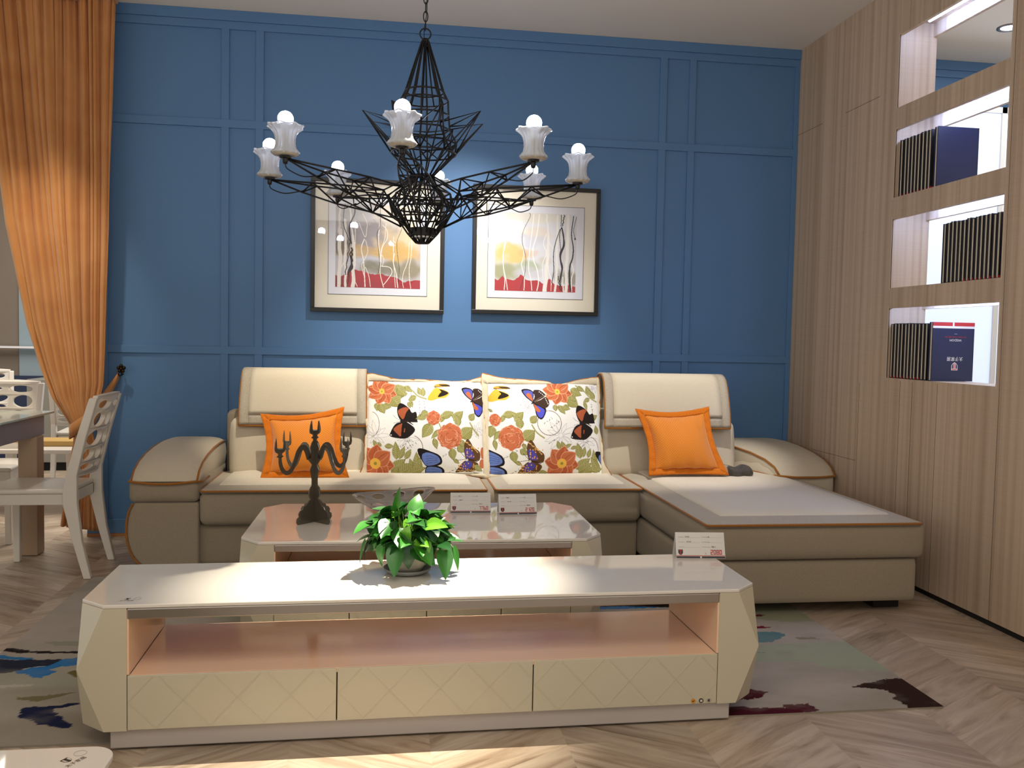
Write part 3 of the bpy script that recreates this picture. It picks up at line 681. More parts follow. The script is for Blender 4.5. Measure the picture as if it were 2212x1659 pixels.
def printB(C):
    sketch(C, 560, 330, 260, 3); sketch(C, 1210, 920, 280, 6); sketch(C, 720, 500, 130, 7); sketch(C, 1600, 1010, 200, 8); sketch(C, 1790, 230, 110, 9)
    C.line([(1040+185*math.cos(a), 740+180*math.sin(a)) for a in np.linspace(-1.6, 4.6, 40)], 9, '6f5548')
    script(C, 970, 745, 34, 4, 3, c='4a3830'); script(C, 1075, 800, 36, 4, 6, c='4a3830'); script(C, 1745, 480, 30, 5, 4, True); script(C, 1030, 1040, 24, 4, 12)
    C.line([(1640+190*math.cos(a), 1150+200*math.sin(a)) for a in np.linspace(-1.2, .1, 12)], 9, '7d5c4c')
    for (x0, y0, x1, y1, w_) in ((1420, 250, 1590, 340, .6), (1350, 370, 1520, 510, .7), (1400, 330, 1490, 420, .8), (1270, 490, 1380, 540, .7), (1150, 470, 1150, 570, .8), (1200, 480, 1300, 610, .5)): leaf(C, x0, y0, x1, y1, w_)
    petal_flower(C, 1205, 285, 235, 8, .2, cr=.18, sq=.82)
    stem(C, [(1520, 200), (1640, 280), (1730, 380), (1830, 440)], 20)
    for (x0, y0, x1, y1, w_) in ((1530, 210, 1650, 280, .5), (1720, 340, 1690, 200, .6), (1800, 400, 1720, 260, .5), (1720, 390, 1610, 440, .5), (1620, 430, 1660, 560, .4), (1720, 700, 1830, 640, .6), (1810, 930, 1790, 790, .5)): leaf(C, x0, y0, x1, y1, w_)
    bfly(C, 240, 300, 'yellow'); bfly(C, 810, 440, 'purple'); bfly(C, 1530, 740, 'red', .97)
    for (x0, y0, x1, y1, w_) in ((190, 600, 130, 560, .5), (190, 800, 160, 980, .7), (300, 870, 210, 1020, .4), (220, 1000, 240, 1160, .4), (310, 740, 380, 600, .4), (340, 640, 540, 600, .5), (490, 620, 600, 720, .4), (510, 720, 650, 580, .6), (600, 830, 570, 650, .6), (640, 990, 810, 850, .8), (590, 1130, 700, 1210, .7), (620, 1050, 690, 1120, .6), (750, 740, 850, 630, .7), (480, 1160, 520, 1340, .6), (520, 1310, 620, 1370, .5)): leaf(C, x0, y0, x1, y1, w_)
    stem(C, [(770, 770), (840, 880), (950, 960)], 20)
    C.ell(228, 715, 78, 95, OR_); rose(C, 228, 715, 85, 5); rose(C, 460, 965, 180, 6)
    script(C, 370, 1270, 40, 5, 8); script(C, 480, 1500, 48, 5, 9); script(C, 1530, 1110, 30, 5, 10)
    for (x0, y0, x1, y1, w_) in ((1190, 1130, 1150, 1000, .5), (1270, 1120, 1210, 1010, .5), (1270, 1100, 1380, 1050, .4), (1360, 1120, 1480, 1090, .4), (1520, 1280, 1470, 1040, .45), (1560, 1260, 1600, 1100, .4), (1640, 1270, 1690, 1130, .45), (1450, 1440, 1680, 1280, .5), (1490, 1500, 1700, 1350, .5), (1570, 1510, 1800, 1400, .35), (1760, 1500, 1740, 1150, .3), (1830, 1500, 1690, 1260, .4), (1700, 1480, 1880, 1440, .4), (870, 1480, 1010, 1480, .5)): leaf(C, x0, y0, x1, y1, w_)
    petal_flower(C, 1225, 1345, 270, 8, .15, cr=.28, wide=.46)
    bfly(C, 110, 1400, 'blue'); bfly(C, 725, 1290, 'brown'); bfly(C, 1880, 1400, 'blue', .8)
M['print'] = vcol('floral_print_cotton', .85, spec=.2); bump(M['print'], noise(M['print'], 14, 3).outputs[0], .25, .012)
M['flange'] = fabric('cushion_linen_flange', 'd3c6aa', 400, .5, wr=5)
def printed_cushion(draw, rect, outline, fx, fz, label):
    y0 = 5.40; yl = .20
    def W3(cx, cy, dy=0):
        z_ = fz(cy); return (fx(cx), y0+yl*max(0, z_-.49)/.58+dy, z_)
    c = thing('scatter_cushion', label, 'cushion', W3((rect[0]+rect[1])/2, rect[3]), group='floral cushions on the sofa')
    C = Canvas(460, 380, rect, WH); draw(C)
    nx, ny = 460, 380; P = []; colr = []
    for j in range(ny):
        row = []
        for i in range(nx):
            s_, t_ = i/(nx-1), j/(ny-1); cx = rect[0]+(rect[1]-rect[0])*s_; cy = rect[2]+(rect[3]-rect[2])*t_
            bl = (max(0, math.sin(PI*s_)*math.sin(PI*t_)))**.55
            row.append(W3(cx+8*math.sin(7*t_)*(1-bl), cy+10*math.sin(6*s_)*(1-bl), -.115*bl-.004))
        P.append(row); 
    mb = MB().grid(P)
    part('printed_panel', mb, M['print'], c, smooth=True, colors=C.a.reshape(-1, 3))
    out_ = smooth_loop(outline, 4); n = len(out_); ccx, ccy = (rect[0]+rect[1])/2, (rect[2]+rect[3])/2
    rows = []
    for (ox, oy) in out_:
        ix = min(max(ox, rect[0]+6), rect[1]-6); iy = min(max(oy, rect[2]+6), rect[3]-6)
        row = []
        for q in (0, .12, .3, .55, .8, 1):
            w_ = math.sin(ox*.05+oy*.043)*.004+math.sin(ox*.021-oy*.03)*.004
            row.append(W3(ox+(ix-ox)*q, oy+(iy-oy)*q, -.004+w_*math.sin(PI*q)-.006*math.sin(PI*q)))
        rows.append(row)
    part('flange', MB().grid(rows, closed_u=True), M['flange'], c, smooth=True, solid=.008)
    part('piping', MB().tube([W3(a[0], a[1], -.004) for a in out_], .0055, 6, closed=True), M['piping'], c, smooth=True)
    back = [[W3(rect[0]+(rect[1]-rect[0])*i/16, rect[2]+(rect[3]-rect[2])*j/16, .07*(max(0, math.sin(PI*i/16)*math.sin(PI*j/16)))**.6+.002) for i in range(17)] for j in range(17)]
    part('back_panel', MB().grid(back), M['flange'], c, smooth=True)
printed_cushion(printA, (100, 1925, 118, 1525),
    [(95, 15), (340, 45), (600, 97), (900, 92), (1250, 108), (1500, 118), (1740, 92), (1900, 40), (1935, 45), (1925, 300), (1950, 600), (1965, 900), (1990, 1200), (2010, 1585), (1880, 1570), (1700, 1545), (1300, 1545), (700, 1545), (100, 1545), (10, 1520), (65, 1350), (75, 1100), (75, 980), (105, 900), (70, 700), (60, 500), (75, 320), (95, 200)],
    lambda cx: -.10+(780+cx/7.214-795)/353.7, lambda cy: .491+(1020-810-cy/7.214)/350, 'floral cushion with butterflies and flowers, the one nearer the left headrest')
printed_cushion(printB, (130, 1880, 170, 1530),
    [(45, 45), (100, 30), (300, 80), (500, 100), (800, 115), (1080, 140), (1200, 185), (1350, 165), (1600, 100), (1860, 62), (1910, 90), (1915, 300), (1895, 600), (1870, 850), (1915, 1100), (1915, 1350), (2000, 1500), (1990, 1550), (1600, 1555), (1000, 1545), (350, 1565), (210, 1590), (120, 1600), (130, 1400), (100, 1130), (85, 800), (60, 500), (35, 250)],
    lambda cx: .621+(1040+cx/7.214-1050)/340, lambda cy: .484+(1022-810-cy/7.214)/340, 'floral cushion with a large postmark circle, the one nearer the right headrest')
# ================================================================ orange cushions
m = M['waffle'] = mat('orange_waffle_velvet', 'e07a16', .75, spec=.2); m.node_tree.nodes['Principled BSDF'].inputs['Sheen Weight'].default_value = .4
u_ = N(m, 'ShaderNodeUVMap'); mp = N(m, 'ShaderNodeMapping'); mp.inputs['Rotation'].default_value = (0, 0, R(45)); mp.inputs['Scale'].default_value = (36, 36, 1); L(m, u_.outputs[0], mp.inputs[0])
wa = N(m, 'ShaderNodeTexChecker'); vo = N(m, 'ShaderNodeTexVoronoi', distance='CHEBYCHEV'); vo.inputs['Randomness'].default_value = 0; vo.inputs['Scale'].default_value = 1; L(m, mp.outputs[0], vo.inputs['Vector'])
base(m, ramp(m, vo.outputs['Distance'], [(.15, 'dc8522'), (.5, 'bd6c18')])); bump(m, vo.outputs['Distance'], -.6, .006)
M['velvet'] = fabric('orange_velvet', 'c97018', 300, .3, wr=4)
def pillow(cs, th, label, base_y=(5.20, 5.42)):
    # cs: BL, BR, TR, TL as (x, z)
    def W3(s, t, dy=0):
        b = [(cs[0][a]*(1-s)+cs[1][a]*s)*(1-t)+(cs[3][a]*(1-s)+cs[2][a]*s)*t for a in (0, 1)]
        px_ = .035*(math.sin(PI*t)**1.0)*(1-2*s); pz = .030*(math.sin(PI*s)**1.0)*(1-2*t)
        return (b[0]+px_, base_y[0]+(base_y[1]-base_y[0])*t+dy, b[1]+pz*(t > .5 and 1 or .3))
    c = thing('throw_pillow', label, 'cushion', W3(.5, 0), group='orange pillows on the sofa')
    f = .085; n = 36; F, Bk = [], []
    for i in range(n+1):
        r1, r2 = [], []
        for j in range(n+1):
            s, t = f+(1-2*f)*i/n, f+(1-2*f)*j/n; b = max(0, math.sin(PI*i/n)*math.sin(PI*j/n))**.5
            w_ = .006*math.sin(9*i/n*PI+2*j/n)*(1-b)
            r1.append(W3(s, t, -th*b+w_)); r2.append(W3(s, t, th*.8*b+.004))
        F.append(r1); Bk.append(r2)
    o = part('front_panel', MB().grid(F), M['waffle'], c, smooth=True, recalc=False)
    uvl = o.data.uv_layers.new(name='UVMap'); dat = np.zeros((len(o.data.loops), 2), 'f')
    vi = np.zeros(len(o.data.loops), 'i'); o.data.loops.foreach_get('vertex_index', vi); dat[:, 0] = (vi//(n+1))/n; dat[:, 1] = (vi % (n+1))/n; uvl.data.foreach_set('uv', dat.ravel())
    part('back_panel', MB().grid(Bk), M['velvet'], c, smooth=True)
    loop = [(u, 0) for u in np.linspace(0, 1, 24)[:-1]]+[(1, u) for u in np.linspace(0, 1, 24)[:-1]]+[(1-u, 1) for u in np.linspace(0, 1, 24)[:-1]]+[(0, 1-u) for u in np.linspace(0, 1, 24)[:-1]]
    rows = []
    for s, t in loop:
        s2, t2 = min(max(s, f+.004), 1-f-.004), min(max(t, f+.004), 1-f-.004)
        rows.append([W3(s+(s2-s)*q, t+(t2-t)*q, .006*math.sin((s+t)*40)*math.sin(PI*q)) for q in (0, .3, .7, 1)])
    part('flange', MB().grid(rows, closed_u=True), M['velvet'], c, smooth=True, solid=.009)
    return c
pillow([(-.70, .492), (-.195, .494), (-.238, .893), (-.73, .848)], .095, 'orange waffle pillow against the left headrest, partly behind the dark candelabrum')
pillow([(1.60, .505), (2.115, .507), (2.055, .915), (1.57, .897)], .095, 'orange waffle pillow against the right headrest, above the chaise')
# small plastic bag of spare parts beside the right arm
bg = thing('plastic_bag', 'small clear plastic bag with dark contents, wedged on the sofa beside the right orange pillow', 'bag', (2.2, 5.27, .485))
q = random.Random(4)
def bagfn(x, y, z): return (x+.006*math.sin(70*z+40*x), y+.008*math.sin(60*x), z+.008*math.sin(55*x+20*y))
part('contents', MB().soft(2.125, 2.268, 5.225, 5.29, .488, .548, .026, (8, 6, 6), fn=bagfn), mat('dark_bag_contents', '2a2022', .5), bg, smooth=True)
part('wrapper', MB().soft(2.085, 2.28, 5.215, 5.30, .486, .558, .03, (16, 8, 8), fn=bagfn), mat('clear_plastic', 'c8c0b8', .08, Transmission_Weight=.9, IOR=1.3), bg, smooth=True)
# ================================================================ lacquered cabinets
M['toplac'] = mat('white_glass_top', 'ddd6ca', .04, coat=0, spec=.5)
M['cream'] = mat('cream_gloss_lacquer', 'c2b9a0', .16, coat=.3)
M['peach'] = mat('peach_gloss_warm_bounce', 'efcba9', .12, coat=.0)  # warm bounce on cream lacquer is put into the peach of shelf and sides
M['chrome'] = mat('brushed_chrome', 'b8b1a8', .3, 1.0)
M['plinth'] = mat('grey_white_plinth', 'b3aaa2', .3)
M['gap'] = mat('shadow_gap', '4a3515', .9)
def lattice(u0, u1, z0, z1, y, sp, ph, w_=.0028, e=.0013):
    mb = MB()
    def clip(c, sg):   # line z = sg*(u-c)
        pts = []
        for u in (u0, u1):
            z_ = sg*(u-c)+z0
            if z0 <= z_ <= z1: pts.append((u, z_))
        for z_ in (z0, z1):
            u = c+(z_-z0)/sg
            if u0 < u < u1: pts.append((u, z_))
        return pts[:2] if len(pts) >= 2 else None
    n = int((u1-u0+z1-z0)/sp)+3
    for k_ in range(-2, n+1):
        for sg, c in ((1.06, u0+ph+k_*sp-(z1-z0)), (-1.06, u0+ph+k_*sp)):
            q = clip(c, sg)
            if q and abs(q[0][0]-q[1][0]) > .02:
                (a, b), (c_, d) = q; L_ = math.hypot(c_-a, d-b); nx, nz = -(d-b)/L_*w_/2, (c_-a)/L_*w_/2
                mb.prism([(a+nx, b+nz), (c_+nx, d+nz), (c_-nx, d-nz), (a-nx, b-nz)], y-e, y+.0005, 'y')
    return mb
def cabinet(t, hw, d, H, chx, chy, inner, zs, dividers, backch, topth=.012, sp=.165, openback=True):
    """hw: half width of the front top edge; outer half width = hw+chx; zs = plinth, drawer top, band bottom"""
    zp, zd, zb = zs; zt = H-topth; ow = hw+chx; zm = (zp+zt)/2+.005
    top = [(-hw, 0), (hw, 0), (ow, chy)]+([(ow, d-chy), (hw, d), (-hw, d), (-ow, d-chy)] if backch else [(ow+.004, d), (-ow-.004, d)])+[(-ow, chy)]
    part('glass_top', MB().prism(top, zt, H, 'z'), M['toplac'], t, bevel=.003)
    for s in (-1, 1):
        # faceted end panel
        i = inner*s; h = hw*s; o = ow*s
        vs = [(i, 0, zt), (h, 0, zt), (o, chy, zt), (o, d-(chy if backch else 0), zt), (h if backch else o, d, zt), (i, d, zt),
              (i, 0, zm), (o*.996, 0, zm), (o*.996, 0+.001, zm), (o*.998, d-.001, zm), (o*.998, d, zm), (i, d, zm),
              (i, 0, zp), (h, 0, zp), (o, chy, zp), (o, d-(chy if backch else 0), zp), (h if backch else o, d, zp), (i, d, zp)]
        fs = [(0, 1, 7, 6), (1, 2, 7), (2, 3, 9, 7), (3, 4, 9), (4, 5, 11, 10), (4, 10, 9), (7, 9, 8), (6, 7, 13, 12), (7, 14, 13), (7, 9, 15, 14), (9, 16, 15), (9, 10, 16), (10, 11, 17, 16),
              (0, 5, 4, 3, 2, 1), (12, 13, 14, 15, 16, 17), (0, 6, 11, 5), (6, 12, 17, 11)]
        fs = [tuple(8 if False else q for q in f) for f in fs if f != (7, 9, 8)]
        mb = MB().add(vs, fs)
        p = part('end_panel', mb, M['cream'], t)
        part('inner_face', MB().box(min(i, i-s*.006), max(i, i-s*.006), .004, d-.003, zd+.001, zb+.03), M['peach'], p, label='glossy inner face, warm bounce put into its peach tone')
    part('band', MB().box(-inner+.001, inner-.001, .0005, .022, zb, zt-.0003), M['chrome'], t, bevel=.004, seg=3, label='brushed metal band under the top')
    part('band', MB().box(-inner+.001, inner-.001, d-.022, d-.003, zb+.02, zt-.002), M['chrome'], t, bevel=.004, seg=3, label='brushed metal band under the top')
    part('inner_ceiling', MB().box(-inner+.0065, inner-.0065, .023, d-.023, zt-.004, zt-.001), M['peach'], t, label='peach underside of the top')
    part('shelf', MB().box(-inner+.0065, inner-.0065, .004, d-.004, zd-.016, zd), M['peach'], t, bevel=.002, label='glossy shelf, warm bounce put into its peach tone')
    xs = [-inner]+dividers+[inner]
    part('carcass', MB().box(-inner+.007, inner-.007, .022, d-.01, zp+.002, zd-.017), M['gap'], t)
    for a, b in zip(xs[:-1], xs[1:]):
        a2, b2 = a+.0018, b-.0018
        dr = part('drawer', MB().box(a2, b2, 0, .02, zp+.002, zd-.0008), M['cream'], t, bevel=.002)
        part('lattice', lattice(a2+.004, b2-.004, zp+.008, zd-.006, 0, sp, .08), M['cream'], dr, label='fine diagonal lattice lines')
    part('plinth', MB().box(-hw+.016, hw-.016, .014, d-.03, .008, zp), M['plinth'], t, bevel=.004)
    part('plinth_glides', MB().box(-hw+.05, -hw+.08, .03, .06, .0068, .009).box(hw-.08, hw-.05, .03, .06, .0068, .009).box(-hw+.05, -hw+.08, d-.1, d-.07, .0068, .009).box(hw-.08, hw-.05, d-.1, d-.07, .0068, .009), M['dark'], t)
tv = thing('tv_stand', 'long low cream TV stand with white top and three lattice drawers, in the foreground', 'TV stand', (.185, 2.876, 0), R(.8), local=True)
cabinet(tv, 1.041, .505, .471, .083, .075, .972, (.069, .246, .424), [-.326, .321], False)
M['sorange'] = mat('orange_sticker', 'd18a1c', .5); M['sblack'] = mat('black_sticker', '2b2622', .5); M['sgrey'] = mat('clear_grey_sticker', 'a79e88', .5); M['swhite'] = mat('sticker_white', 'cfc9bd', .5)
for i, (u, mm, lab) in enumerate(((.886, 'sorange', 'round orange sticker with a tick mark'), (.9145, 'sblack', 'round black sticker with a pale square'), (.943, 'sgrey', 'round clear sticker with a dark leaf mark'))):
    s_ = part('sticker', MB().prism([(u+.0082*math.cos(a), .0825+.0082*math.sin(a)) for a in np.linspace(0, 2*PI, 25)[:-1]], -.0014, -.0002, 'y'), M[mm], tv, label=lab)
    mk = MB()
    if i == 0: mk.prism([(u-.005, .083), (u-.003, .0845), (u-.001, .081), (u+.004, .086), (u+.005, .085), (u-.001, .078)], -.0020, -.0014, 'y')
    if i == 1: mk.prism([(u-.004, .0785), (u+.004, .0785), (u+.004, .0865), (u-.004, .0865)], -.0020, -.0014, 'y')
    if i == 2: mk.prism([(u-.004, .080), (u-.0045, .084), (u-.001, .087), (u+.004, .086), (u+.001, .084), (u+.003, .080), (u-.001, .078)], -.0020, -.0014, 'y')
    part('mark', mk, M[('sblack', 'swhite', 'sblack')[i]] if i else M['sblack'], s_)
M['ink'] = mat('brown_ink', '4a3a2c', .5); M['palegrey'] = mat('grey_ink', '9c958a', .5)
def decal(parent, x, y, z, s, rot):
    T_ = Matrix.Translation((x, y, z)) @ Matrix.Rotation(rot, 4, 'Z')
    for q_, mm in shield(('ink', 'toplac', 'ink'), 0, .012*s, .016*s, T_): part('printed_mark', q_, M[mm], parent)
    part('printed_mark', text_mb('太子家居', .011*s, T_ @ Matrix.Translation((.002, -.012*s, .0003))), M['ink'], parent)
    ring = [(.030*s+.011*s*math.cos(a), .012*s+.011*s*math.sin(a)) for a in np.linspace(0, 2*PI, 25)[:-1]]
    part('printed_mark', MB().tube([T_ @ Vector((a, b, .0002)) for a, b in ring], .0004, 4, closed=True), M['palegrey'], parent)
decal(tv, -.985, .052, .4713, 1.0, 0)
ct = thing('coffee_table', 'cream coffee table with white chamfered top, between the sofa and the TV stand', 'table', (.187, 3.79, 0), R(-.5), local=True)
cabinet(ct, .705, .86, .45, .085, .10, .640, (.07, .255, .405), [-.325, .005, .33], True, topth=.014, sp=.142)
# foreground table corner
fg = thing('side_table', 'white glossy table corner with rounded edge at the bottom left, nearest the camera', 'table', (-.9, 1.6, 0), 0, local=True)
def rr(x0, x1, y0, y1, r, n=8):
    o = []
    for cx, cy, a0 in ((x1-r, y1-r, 0), (x0+r, y1-r, PI/2), (x0+r, y0+r, PI), (x1-r, y0+r, 1.5*PI)):
        o += [(cx+r*math.cos(a0+PI/2*i/n), cy+r*math.sin(a0+PI/2*i/n)) for i in range(n+1)]
    return o
part('glass_top', MB().prism(rr(-.65, .338, -.42, .392, .055), .408, .42, 'z'), M['toplac'], fg, bevel=.003)
part('base', MB().prism(rr(-.58, .27, -.36, .33, .04), .002, .408, 'z'), M['cream'], fg, bevel=.003)
decal(fg, .262, .322, .4203, 1.15, R(60))
# ================================================================ potted plant
pl = thing('potted_plant', 'bushy green pothos in a grey pot and saucer, standing on the TV stand', 'plant', (.09, 3.19, .472))
pc = (.09, 3.19, 0)
M['pot'] = mat('grey_clay_pot', 'a29c8c', .75); M['saucer'] = mat('grey_saucer', '7f7f78', .6); M['soil'] = mat('potting_soil', '2a2018', .95)
part('pot', MB().lathe([(.001, .480), (.052, .480), (.056, .484), (.068, .52), (.073, .545), (.075, .549), (.075, .556), (.070, .556), (.066, .54)], pc, 40), M['pot'], pl, smooth=True)
part('saucer', MB().lathe([(.001, .4735), (.068, .4735), (.082, .482), (.086, .492), (.083, .492), (.076, .481), (.001, .479)], pc, 40), M['saucer'], pl, smooth=True)
part('soil', MB().lathe([(.001, .543), (.066, .541)], pc, 24), M['soil'], pl)
m = M['leaf'] = vcol('pothos_leaf', .32, spec=.5, Transmission_Weight=0.0)
q = random.Random(12)
def make_leaf(mb, cl, basep, d, up_, L_, Wd, tone, fold=.25, droop=.5):
    d = d.normalized(); side = d.cross(up_).normalized(); nrm = side.cross(d).normalized()
    n = 7; rows = []
    for i in range(n+1):
        t = i/n; w_ = Wd*(math.sin(PI*min(1, (t*.93+.05)**.62))**.85)*(1-.25*t) if i < n else .001
        c = basep+d*L_*t+nrm*(-droop*L_*t*t*.5)
        row = []
        for s in (-1, -.5, 0, .5, 1):
            back = -.10*L_*abs(s)*(1-t)**3
            row.append(c+side*(w_*s*.5)+nrm*(fold*w_*.5*abs(s)**1.3)+d*back)
        rows.append(row)
    mb.grid(rows)
    for i in range(n+1):
        for s in (-1, -.5, 0, .5, 1):
            k_ = 1.25 if s == 0 else 1
            cl.append([min(1, tone[a]*k_*(1+.12*s)) for a in range(3)])
fol, fc, stems = MB(), [], MB()
for i in range(170):
    az = q.uniform(0, 2*PI); el = math.asin(q.uniform(-.05, .98)); rr_ = q.uniform(.35, 1.15)**.5; flip = q.random() < .45
    dirv = Vector((math.cos(az)*math.cos(el), math.sin(az)*math.cos(el), math.sin(el)))
    c = Vector((.088, 3.19, .585)); ext = Vector((.160, .150, .150 if el > 0 else .06))
    b_ = c+Vector((dirv.x*ext.x, dirv.y*ext.y, dirv.z*ext.z))*rr_*.82
    out = Vector((dirv.x*(.35+.5*dirv.z), dirv.y*(.35+.5*dirv.z), -.55*(1-dirv.z*.8))).normalized()
    if flip: out = Vector((dirv.x, dirv.y, .35*dirv.z-.05)).normalized()
    out = (out+Vector((q.uniform(-.75, .75), q.uniform(-.75, .75), q.uniform(-.3, .45)))).normalized()
    upv = (dirv*1.0+Vector((q.uniform(-.45, .45), q.uniform(-.45, .3), .55))).normalized()
    L_ = q.uniform(.056, .090); t_ = q.random()
    tone = lin([(.14, .34, .12), (.20, .45, .14), (.38, .62, .17), (.10, .27, .11)][0 if t_ < .35 else 1 if t_ < .75 else 2 if t_ < .87 else 3])
    make_leaf(fol, fc, b_, out, upv, L_, L_*q.uniform(.78, .96), tone, q.uniform(.1, .4), q.uniform(.2, .9))
    root = Vector((.09+.03*math.cos(az), 3.19+.03*math.sin(az), .543))
    mid = (root+b_)/2+Vector((0, 0, .03))
    stems.tube([root, mid, b_], .0016, 5, cap=False)
for (a, dx, z_, L_) in ((-1.75, -.045, .585, .105), (-1.4, .125, .57, .10), (-.5, .16, .57, .085), (3.3, -.15, .59, .085)):   # leaves hanging over the rim
    b_ = Vector((.09+dx, 3.19+.10*math.sin(a), z_))
    make_leaf(fol, fc, b_, Vector((.5*math.cos(a)*.6, .5*math.sin(a), -.85)), Vector((math.cos(a), math.sin(a), .5)), L_, L_*.66, lin((.17, .40, .14)), .15, .2)
    stems.tube([Vector((.09+.04*math.cos(a), 3.19+.04*math.sin(a), .545)), (b_+Vector((.09, 3.19, .58)))/2+Vector((0, 0, .02)), b_], .0016, 5, cap=False)
part('foliage', fol, M['leaf'], pl, smooth=True, colors=np.array(fc), recalc=False)
part('stems', stems, mat('green_stem', '6b8a35', .5), pl, smooth=True)
# ================================================================ candelabrum
cb = thing('candelabrum', 'dark mirrored five-arm candelabrum standing on the coffee table', 'candelabrum', (-.317, 4.19, .45), R(45), local=True)
M['mirror'] = mat('dark_mirror_acrylic', '6e675b', .16, .7)
prof = [(.098, .001), (.106, .012), (.104, .028), (.092, .036), (.094, .050), (.084, .064), (.072, .066), (.066, .078), (.050, .083), (.034, .10), (.020, .108), (.030, .116), (.036, .135), (.030, .158), (.018, .172), (.017, .20), (.022, .225), (.028, .248), (.022, .262), (.018, .272), (.030, .285), (.042, .300), (.038, .315), (.026, .325), (.024, .34), (.028, .352), (.020, .372), (.010, .384), (.012, .392), (.022, .396), (.013, .402), (.013, .410), (.030, .418), (.033, .43), (.030, .452), (.023, .474), (.020, .452), (.018, .432)]
def flat(pts, th=.004): return MB().prism(pts, -th/2, th/2, 'y')
def cup(x, z):
    p = [(.007, -.045), (.020, -.040), (.011, -.033), (.011, -.026), (.026, -.018), (.031, -.004), (.028, .024), (.021, .048), (.018, .02), (.0165, -.002)]
    return [(x+a, z+b) for a, b in p]+[(x-a, z+b) for a, b in p[::-1]]
for ang in (0, 90):
    Rz = Matrix.Rotation(R(ang), 4, 'Z')
    body = flat(prof+[(-a, b) for a, b in prof[::-1]])
    part('silhouette', body.xf(Rz), M['mirror'], cb)
    for s in (-1, 1):
        path = smooth_path([(.034, .300), (.052, .345), (.075, .357), (.098, .335), (.118, .290), (.140, .255), (.165, .248), (.186, .265), (.198, .295), (.200, .325)], 4)
        n = len(path); up_, dn = [], []
        for i, (a, b) in enumerate(path):
            a2, b2 = path[min(i+1, n-1)]; a1, b1 = path[max(i-1, 0)]; dx, dz = a2-a1, b2-b1; L_ = math.hypot(dx, dz); w_ = .013-.006*abs(i/n-.1)
            up_.append((s*(a-dz/L_*w_), b+dx/L_*w_)); dn.append((s*(a+dz/L_*w_), b-dx/L_*w_))
        arm = MB()
        for i in range(n-1): arm.prism([up_[i], up_[i+1], dn[i+1], dn[i]], -.002, .002, 'y')
        a_ = part('arm', arm.xf(Rz), M['mirror'], cb)
        part('candle_cup', flat(cup(s*.200, .365)).add(*[[], []]).xf(Rz), M['mirror'], a_, bevel=.0008, seg=1)
        d_ = MB().lathe([(.001, -.003), (.017, -.003), (.017, 0), (.001, 0)], (s*.200, 0, .362), 20); part('candle_plate', d_.xf(Rz), M['mirror'], a_)
part('candle_plate', MB().lathe([(.001, -.003), (.018, -.003), (.018, 0), (.001, 0)], (0, 0, .432), 20), M['mirror'], cb)
# ================================================================ clear bowl with oval holes
bw = thing('fruit_bowl', 'clear plastic bowl with oval holes, on the coffee table behind the plant', 'bowl', (.053, 4.42, .45), local=True)
holes = [(a, v_, .20, .13) for a in np.arange(0, 2*PI, 2*PI/9) for v_ in (.78,)]+[(a+.35, .48, .26, .11) for a in np.arange(0, 2*PI, 2*PI/7)]
nu, nv = 150, 44; vs, idx = [], {}; fs = []
def bp(i, j):
    t = 2*PI*i/nu; v_ = j/nv; r_ = .045+(.185-.045)*(v_**.75); el = 1+.10*math.cos(2*t)*v_
    return (r_*el*math.cos(t), r_*.86*math.sin(t), .003+.088*v_**1.4+.016*v_*math.cos(t)+.010*v_*math.cos(2*t))
for j in range(nv+1):
    for i in range(nu): vs.append(bp(i, j))
for j in range(nv):
    for i in range(nu):
        t = 2*PI*(i+.5)/nu; v_ = (j+.5)/nv
        if any((((t-a+PI) % (2*PI)-PI)/w_)**2+((v_-vc)/h_)**2 < 1 for a, vc, w_, h_ in holes): continue
        fs.append((j*nu+i, j*nu+(i+1) % nu, (j+1)*nu+(i+1) % nu, (j+1)*nu+i))
mb = MB().add(vs, fs); mb.lathe([(.001, .003), (.045, .003)], n=24)
M['acryl'] = mat('smoky_clear_plastic', 'd8d4d0', .06, Transmission_Weight=.75, IOR=1.3)
part('body', mb, M['acryl'], bw, smooth=True, solid=.003)
part('rim', MB().tube([bp(i, nv) for i in range(0, nu, 3)], .0022, 6, closed=True), M['acryl'], bw, smooth=True)
